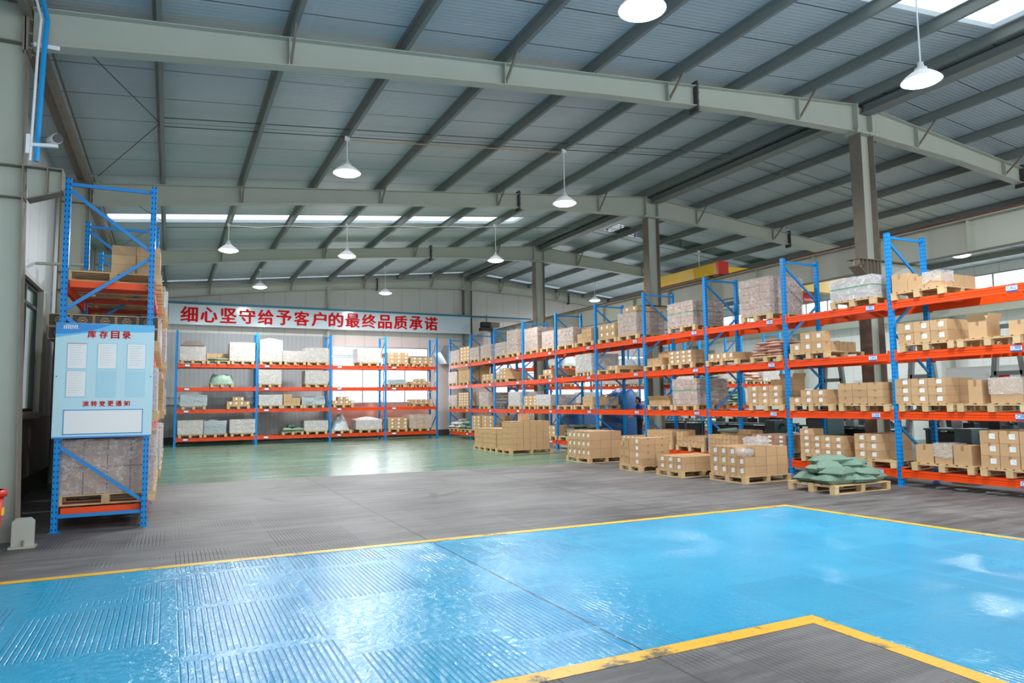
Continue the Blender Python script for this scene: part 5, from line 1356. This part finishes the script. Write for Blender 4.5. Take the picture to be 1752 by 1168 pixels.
# ================================================================== FITTINGS
def pipe(pts, r, mat, name, label, cat):
    b = MB()
    for p, q in zip(pts, pts[1:]): b.cyl(p, q, r, n=12)
    o = ob(name, b, mat, smooth=False); return tag(o, label, cat)
def fittings():
    y = 10.18
    pipe([(-1.56, y - 0.55, 6.74), (-1.52, y - 0.02, 6.5), (-1.545, y, 6.0), (-1.57, y, 4.66)], 0.03, 'blue_pipe', 'conduit_pipe', 'bright blue conduit pipe running up the near left column', 'pipe')
    pipe([(-1.625, y - 0.55, 6.74), (-1.585, y - 0.02, 6.5), (-1.61, y, 6.0), (-1.635, y, 4.66)], 0.016, 'white', 'conduit_pipe', 'thin white conduit beside the blue pipe on the near left column', 'pipe')
    b = MB(); b.box(-1.66, -1.38, y + 0.03, y + 0.045, 6.15, 6.2); tag(ob('pipe_clamp', b, 'white'), 'white slotted strap bracket holding the blue pipe below the rafter', 'bracket')
    t = thing('security_camera', 'white security camera on a bracket beside the blue pipe', 'camera', (-1.48, y, 4.86))
    b = MB(); b.bar((-0.17, 0, 0.0), (0.13, -0.02, 0.02), 0.05, 0.04); b.box(-0.2, -0.16, -0.05, 0.05, -0.12, 0.12); ob('bracket_arm', b, 'white', t)
    b = MB(); b.cyl((0.04, 0.16, 0.13), (0.14, -0.14, 0.08), 0.062, n=18); ob('camera_housing', b, 'white', t)
    b = MB(); b.cyl((0.14, -0.14, 0.08), (0.15, -0.17, 0.075), 0.056, n=18); ob('lens', b, 'black', t)
    b = MB(); b.cyl((0.09, 0, 0.02), (0.09, 0.02, 0.07), 0.025, n=10); ob('swivel', b, 'white', t)
    # steel guard plate at the foot of the near column
    t = thing('column_guard', 'grey steel guard plate with bolt at foot of near left column', 'guard plate', (-1.5, 9.95, 0))
    b = MB(); b.prism([(-0.1, 0.0), (0.12, 0.0), (0.12, 0.3), (0.08, 0.34), (-0.06, 0.34), (-0.1, 0.3)], -0.03, 0.03); b.box(-0.12, 0.14, -0.09, 0.09, 0, 0.02); ob('plate', b, 'steel', t)
    b = MB(); b.cyl((0.02, -0.06, 0.02), (0.02, -0.06, 0.09), 0.013, n=8); ob('bolt', b, 'flange', t)
    # red bin at the left edge
    t = thing('litter_bin', 'red plastic litter bin at the left edge of the view', 'bin', (-1.775, 9.35, 0))
    b = MB(); b.lathe([(0.0, 0.003), (0.15, 0.0), (0.19, 0.7), (0.18, 0.7), (0.13, 0.02), (0, 0.02)], 20); ob('bin_body', b, 'red', t, smooth=True)
    b = MB(); b.lathe([(0.19, 0.66), (0.215, 0.66), (0.215, 0.73), (0.18, 0.73)], 20); ob('bin_rim', b, 'red', t, smooth=True)
    b = MB(); b.box(0.16, 0.19, -0.03, 0.03, 0.46, 0.54); ob('bin_sticker', b, 'yellow', t)
    # teal pipe over the sign
    pipe([(-0.2, 33.6, 6.17), (17.6, 33.6, 6.12)], 0.045, 'teal', 'water_pipe', 'teal pipe running along the back wall above the slogan sign', 'pipe')
    pipe([(6.75, 33.9, 0.3), (6.75, 33.9, 7.3)], 0.07, 'steel', 'wind_post', 'thin grey steel wind post on the back wall behind the sign', 'post')
    pipe([(-2.3, 33.9, 2.0), (6.9, 33.9, 2.0)], 0.03, 'galv', 'wall_rail', 'thin grey rail along the lower back wall behind the rack', 'rail')
    # extractor box in the corner between the racks
    t = thing('extractor_hood', 'grey sheet-metal extractor hood between the back rack and right rack', 'hood', (12.6, 33.2, 3.6))
    b = MB(); b.prism([(-0.55, 0.55), (-0.35, 0.9), (0.7, 0.9), (0.7, 0.0), (-0.2, 0.0), (-0.35, 0.25)], -0.4, 0.7); ob('hood_body', b, 'galv', t)
    b = MB(); b.box(-0.18, 0.66, -0.42, -0.4, 0.06, 0.5); ob('grille', b, 'steel', t)
    t = thing('wall_motor', 'dark motor unit on the crane runway end beside the slogan sign', 'motor', (14.75, 33.2, 5.3))
    b = MB(); b.cyl((-0.3, 0, 0.35), (0.2, 0, 0.35), 0.17, n=14); b.box(-0.35, 0.3, -0.2, 0.2, 0.05, 0.2); ob('motor_body', b, 'machine_dark', t)
    b = MB(); b.box(0.2, 0.7, -0.14, 0.14, 0.25, 0.5); b.cyl((0, 0, 0.5), (0, 0, 0.9), 0.03, n=8); ob('gearbox', b, 'flange', t)
    # strut from the left wall
    pipe([(-2.4, 16.0, 4.4), (-1.5, 15.95, 4.42)], 0.03, 'steel', 'wall_strut', 'short grey strut sticking out of the left wall behind the rack', 'strut')
    # rolled green sack on top of the cartons, and a blue forklift-free trolley are part of the shelf clutter
fittings()

# ================================================================== RIGHT AISLE BEYOND THE RACK
def person():
    """standing worker, looking down to the left; local +X is the way he faces"""
    t = thing('person', 'dark-haired person in blue shirt standing behind the right rack, looking down', 'person', (15.7, 21.4, 0), PI * 0.85)
    def skin(name, segs, mat, vox=0.012):
        b = MB()
        for s in segs: capsule(b, *s)
        o = ob(name, b, mat, t, smooth=True); m = o.modifiers.new('remesh', 'REMESH'); m.mode = 'VOXEL'; m.voxel_size = vox; m.use_smooth_shade = True
        sm = o.modifiers.new('smooth', 'SMOOTH'); sm.iterations = 6; sm.factor = 0.5
        return o
    L = []
    sh, el, wr = {}, {}, {}
    for s in (1, -1):
        hip = (0, 0.1 * s, 0.92); kn = (0.03, 0.11 * s, 0.5); an = (-0.02, 0.12 * s, 0.09)
        L += [(hip, kn, 0.085, 0.058), (kn, an, 0.056, 0.036), (an, (0.15, 0.13 * s, 0.035), 0.036, 0.03)]
        sh[s] = (0.0, 0.18 * s, 1.4); el[s] = (0.06, 0.24 * s, 1.14); wr[s] = (0.28, 0.17 * s, 1.04)
        L += [(sh[s], el[s], 0.052, 0.04), (el[s], wr[s], 0.038, 0.026), (wr[s], (0.36, 0.16 * s, 1.02), 0.03, 0.034)]
        for k in range(4):
            y = 0.16 * s + (k - 1.5) * 0.02; ln = [0.07, 0.08, 0.076, 0.06][k]
            L += [((0.375, y, 1.02), (0.375 + ln * 0.6, y, 1.01), 0.0095, 0.009), ((0.375 + ln * 0.6, y, 1.01), (0.375 + ln, y, 0.985), 0.009, 0.008)]
        L += [((0.32, (0.16 - 0.03) * s, 1.015), (0.37, (0.16 - 0.06) * s, 1.0), 0.011, 0.009)]
    L += [((0, 0, 0.95), (0, 0, 1.15), 0.12, 0.11), ((0, 0, 1.15), (0, 0, 1.38), 0.115, 0.13), ((0, -0.1, 1.4), (0, 0.1, 1.4), 0.07, 0.07), ((0, 0, 1.42), (0.03, 0, 1.53), 0.055, 0.052)]
    hd = Vector((0.06, 0, 1.62))
    L += [(hd + Vector((-0.015, 0, 0.03)), hd + Vector((0.02, 0, -0.04)), 0.088, 0.066), (hd + Vector((0.03, 0, -0.07)), hd + Vector((0.045, 0, -0.085)), 0.045, 0.038), (hd + Vector((0.085, 0, 0.01)), hd + Vector((0.1, 0, -0.025)), 0.012, 0.017),
          (hd + Vector((0.0, 0.088, 0.0)), hd + Vector((0.0, 0.09, -0.03)), 0.016, 0.012), (hd + Vector((0.0, -0.088, 0.0)), hd + Vector((0.0, -0.09, -0.03)), 0.016, 0.012)]
    skin('body', L, 'skin', 0.009)
    skin('hair', [(hd + Vector((-0.035, 0, 0.04)), hd + Vector((-0.025, 0, 0.02)), 0.094, 0.09), (hd + Vector((0.02, 0, 0.08)), hd + Vector((-0.02, 0, 0.08)), 0.062, 0.07), (hd + Vector((-0.05, 0, -0.02)), hd + Vector((-0.045, 0, -0.05)), 0.07, 0.06)], 'hair')
    S = [((0, 0, 0.93), (0, 0, 1.15), 0.135, 0.13), ((0, 0, 1.15), (0, 0, 1.38), 0.132, 0.145), ((0, -0.12, 1.4), (0, 0.12, 1.4), 0.085, 0.085), ((0, 0, 1.42), (0.01, 0, 1.46), 0.075, 0.066)]
    for s in (1, -1): S += [(sh[s], el[s], 0.068, 0.056), (el[s], tuple(Vector(el[s]).lerp(Vector(wr[s]), 0.75)), 0.054, 0.044)]
    skin('shirt', S, 'shirt')
    T = [((0, 0, 0.9), (0, 0, 0.98), 0.136, 0.13)]
    for s in (1, -1): T += [((0, 0.1 * s, 0.92), (0.03, 0.11 * s, 0.5), 0.1, 0.075), ((0.03, 0.11 * s, 0.5), (-0.01, 0.12 * s, 0.12), 0.073, 0.06)]
    skin('trousers', T, 'trouser')
    for s in (1, -1): skin('shoe', [((-0.05, 0.125 * s, 0.045), (0.16, 0.135 * s, 0.042), 0.046, 0.042)], 'black')
    for s in (1, -1):
        e = MB(); c = hd + Vector((0.083, 0.031 * s, 0.0)); e.cyl(c - Vector((0.01, 0, 0)), c + Vector((0.004, 0, 0)), 0.011, n=10); ob('eye', e, 'black', t)
    m = MB(); m.box(hd.x + 0.075, hd.x + 0.086, -0.022, 0.022, hd.z - 0.062, hd.z - 0.055); ob('mouth', m, plain('lips', (150, 86, 76), 0.5), t)
person()
def aisle():
    # machine under a blue tarpaulin
    b = MB(); nu = nv = 14; vs = []
    for i in range(nu + 1):
        for j in range(nv + 1):
            u = -1 + 2 * i / nu; v = -1 + 2 * j / nv; r = min(1, (abs(u) ** 3 + abs(v) ** 3) ** (1 / 3))
            z = 2.1 * (1 - r ** 7) * (0.84 + 0.16 * math.cos(u * 2)) + noise.noise(Vector((u * 2, v * 2, 3))) * 0.14 * (1 - r ** 6)
            vs.append((16.9 + 0.75 * u, 24.3 + 0.95 * v, max(0.0, z)))
    b.add(vs, [(i * (nv + 1) + j, (i + 1) * (nv + 1) + j, (i + 1) * (nv + 1) + j + 1, i * (nv + 1) + j + 1) for i in range(nu) for j in range(nv)])
    tag(ob('tarpaulin_cover', b, 'tarp', smooth=True), 'machine under a blue tarpaulin behind the middle of right rack', 'covered machine')
    b = MB(); nu = nv = 12; vs = []
    for i in range(nu + 1):
        for j in range(nv + 1):
            u = -1 + 2 * i / nu; v = -1 + 2 * j / nv; r = min(1, (abs(u) ** 3 + abs(v) ** 3) ** (1 / 3))
            vs.append((17.2 + 0.9 * u, 28.2 + 0.9 * v, max(0, 1.2 * (1 - r ** 7) + noise.noise(Vector((u * 2, v * 2, 9))) * 0.1 * (1 - r ** 6))))
    b.add(vs, [(i * (nv + 1) + j, (i + 1) * (nv + 1) + j, (i + 1) * (nv + 1) + j + 1, i * (nv + 1) + j + 1) for i in range(nu) for j in range(nv)])
    tag(ob('tarpaulin_cover', b, 'tarp', smooth=True), 'low goods under a blue tarpaulin seen below the second shelf beam', 'covered machine')
    # work benches with dark equipment
    for k, (x, y, L, lb) in enumerate([(16.2, 16.4, 3.0, 'grey work bench with dark tools behind the third nearest rack bay'), (15.9, 12.6, 2.6, 'grey work bench with dark tools behind the second nearest rack bay'), (16.0, 9.0, 2.8, 'grey work bench with dark tools behind the nearest rack bays'), (16.4, 19.9, 1.5, 'small grey work bench beside the person in blue')]):
        t = thing('work_bench', lb, 'work bench', (x, y, 0), 0, 'work benches in the right aisle')
        b = MB(); b.box(-0.45, 0.45, -L / 2, L / 2, 0.86, 0.9); ob('bench_top', b, 'machine', t)
        for sx in (-0.4, 0.4):
            for sy in (-L / 2 + 0.06, L / 2 - 0.06):
                b = MB(); b.box(sx - 0.03, sx + 0.03, sy - 0.03, sy + 0.03, 0, 0.86); ob('leg', b, 'machine', t)
        b = MB(); b.box(-0.36, 0.36, -L / 2 + 0.1, L / 2 - 0.1, 0.1, 0.8); ob('drawer_block', b, 'machine_dark', t)
        rnd = random.Random(k)
        for q in range(int(L / 0.42)):
            y2 = y - L / 2 + 0.25 + q * 0.42; hh = rnd.uniform(0.12, 0.34); ww = rnd.uniform(0.16, 0.3)
            tt = thing('machine_tool', 'dark metal tool on %s, %s from its near end' % (['bench behind third bay', 'bench behind second bay', 'bench behind nearest bays', 'small bench by the person'][k], ORD[q]), 'tool', (x + rnd.uniform(-0.2, 0.2), y2, 0.9), 0, 'tools on the work benches')
            b = MB(); b.box(-ww / 2, ww / 2, -0.12, 0.12, 0, hh * 0.55); ob('tool_base', b, ['machine_dark', 'machine', 'machine_dark', 'galv'][rnd.randrange(4)], tt)
            b = MB(); b.cyl((0, -0.02, hh * 0.55), (0.02, 0.03, hh), 0.05, 0.03, n=10); b.cyl((-0.05, -0.1, hh * 0.75), (0.06, 0.12, hh * 0.75), 0.018, n=8); ob('tool_head', b, 'machine_dark', tt)
    # cantilever stands with slanting grey posts
    for k, (x, y) in enumerate([(17.6, 9.6), (17.6, 11.7), (17.8, 14.6), (17.6, 7.2)]):
        t = thing('cantilever_stand', 'tall grey steel A-shaped stand in the right aisle, %s nearest' % ['second', 'third', 'fourth', 'first'][k], 'steel stand', (x, y, 0), 0, 'steel stands in the right aisle')
        for sy in (-0.55, 0.55):
            b = MB(); b.bar((0, sy, 0.0), (0, sy * 0.35, 3.3), 0.12, 0.1, up=(1, 0, 0)); ob('leg', b, 'steel_dark', t)
        for z, w_ in ((1.0, 0.43), (2.1, 0.31), (3.2, 0.2)):
            b = MB(); b.box(-0.05, 0.05, -w_, w_, z, z + 0.1); ob('crossbar', b, 'steel_dark', t)
        b = MB(); b.bar((0.0, 0.4, 1.05), (0.55, 0.4, 1.4), 0.08, 0.1); b.bar((0, -0.4, 1.05), (0.55, -0.4, 1.4), 0.08, 0.1); ob('arm', b, 'machine_dark', t)
    # white machine cabinets against the far right
    for k, (x, y, w_, d_, h_, lb) in enumerate([(24.0, 13.6, 1.2, 3.0, 2.6, 'tall white cabinet farthest right behind the nearest rack bay'), (24.0, 17.6, 1.2, 2.4, 2.3, 'white cabinet behind the second nearest rack bay'), (21.5, 20.6, 1.4, 2.0, 2.0, 'white machine cabinet behind the sack shelf of right rack')]):
        t = thing('machine_cabinet', lb, 'cabinet', (x, y, 0))
        b = MB(); b.box(0, w_, -d_ / 2, d_ / 2, 0.08, h_); b.box(0.05, w_ - 0.05, -d_ / 2 + 0.05, d_ / 2 - 0.05, 0, 0.08); ob('cabinet_body', b, 'white', t)
        for sy in (-d_ / 4, d_ / 4):
            b = MB(); b.box(-0.02, 0, sy - d_ / 4 + 0.05, sy + d_ / 4 - 0.05, 0.2, h_ - 0.15); dd = ob('door', b, 'white', t)
            b = MB(); b.box(-0.05, -0.02, sy - 0.02, sy + 0.02, h_ * 0.45, h_ * 0.55); ob('handle', b, 'dark', dd)
    b = MB(); b.box(23.94, 23.96, 13.0, 13.7, 1.6, 2.4, 0); b.box(23.936, 23.94, 13.05, 13.65, 2.2, 2.28, 1); b.box(23.936, 23.94, 13.0, 13.7, 1.68, 1.74, 2)
    tag(ob('notice_poster', b, ['paper', 'sign_red', 'board_blue']), 'white notice with red and blue lines on the tall white cabinet', 'poster')
    # goods on the aisle rack
    for lv, z in ((1, 0.3), (2, 1.35), (3, 2.3)):
        for j, xx in enumerate((19.15, 20.7, 21.85, 23.1, 24.2)):
            place = '%s from left, %s of aisle rack' % (ORD[j], SH[lv])
            pallet(xx + 0.5, 23.56, z + 0.007, 'wooden pallet, ' + place, 'pallets on the aisle rack', W=1.0, parts=False, rz=PI / 2)
            o = Vector((0, 23.56, z))
            if (j + lv) % 2 == 0: sacks(o, PI / 2, -(xx + 1.0), -xx, 0.148, 0.5, 1.0, ['pink_sack', 'green_sack', 'white_sack'][(j + lv) % 3], ['pinkish', 'green', 'white'][(j + lv) % 3], place, 'sacks on the aisle rack', n_layers=4)
            else: wrapped(o, PI / 2, -(xx + 1.0), -xx, 0.148, 0.5, 3, 3, 2, 1.0, 'film-wrapped load, ' + place, 'wrapped loads on the aisle rack', film='film_gray')
    # dark machines close behind the right rack
    for k, (x, y, w_, l_, h_, lb) in enumerate([(14.6, 13.4, 0.8, 2.2, 1.15, 'dark green lathe-like machine behind the third nearest rack bay'), (14.6, 8.0, 0.9, 2.6, 1.05, 'dark green machine behind the nearest rack bay'), (20.0, 12.0, 1.4, 2.4, 1.9, 'tall dark machine in the right aisle behind the steel stands'), (20.2, 16.5, 1.2, 1.6, 1.7, 'dark machine in the right aisle before the white cabinets')]):
        t = thing('machine', lb, 'machine', (x, y, 0))
        b = MB(); b.box(0, w_, -l_ / 2, l_ / 2, 0.12, h_ * 0.62); b.box(0.08, w_ - 0.08, -l_ / 2 + 0.1, l_ / 2 - 0.1, 0, 0.12); ob('machine_bed', b, 'machine_dark', t)
        b = MB(); b.box(0.1, w_ - 0.1, -l_ / 2, -l_ / 2 + 0.6, h_ * 0.62, h_); b.cyl((w_ / 2, -l_ / 2 + 0.6, h_ * 0.8), (w_ / 2, -l_ / 2 + 0.75, h_ * 0.8), 0.13, n=16); ob('headstock', b, 'machine', t)
        b = MB(); b.box(0.15, w_ - 0.15, l_ / 2 - 0.45, l_ / 2 - 0.1, h_ * 0.62, h_ * 0.9); b.cyl((w_ / 2, l_ / 2 - 0.6, h_ * 0.8), (w_ / 2, l_ / 2 - 0.45, h_ * 0.8), 0.04, n=10); ob('tailstock', b, 'machine', t)
        b = MB(); b.lathe([(0.12, -0.012), (0.14, 0), (0.12, 0.012), (0.1, 0), (0.12, -0.012)], 16, 0, (-0.03, 0.1, h_ * 0.5)); ob('handwheel', b, 'galv', t)
    # goods on the distant rack
    k = 0
    for (lv, z) in ((2, 1.4), (3, 2.4), (1, 0.3), (4, 3.35)):
        for j, xx in enumerate((15.7, 17.0, 18.2, 19.5, 20.7, 22.0, 23.2, 24.5)):
            if (j * 3 + lv) % 4 == 0: continue
            place = '%s from left, %s' % (ORD[j], SH[lv]); nm = 'distant rack'
            pallet(xx + 0.5, 31.36, z + 0.007, 'wooden pallet on distant rack, ' + place, 'pallets on the distant rack', W=1.0, parts=False, rz=PI / 2)
            if (j + lv) % 3 == 0: heap(Vector((0, 31.36, z)), PI / 2, -(xx + 1.0), -xx, 0.148, 0.4, 1.0, 'grey covered heap on distant rack, ' + place, 'goods on the distant rack', 'cover_gray')
            else: wrapped(Vector((0, 31.36, z)), PI / 2, -(xx + 1.0), -xx, 0.148, 0.45 + 0.1 * ((j + lv) % 2), 3, 2, 2, 1.0, 'film-wrapped load on distant rack, ' + place, 'wrapped loads on the distant rack', film='film_gray')
aisle()
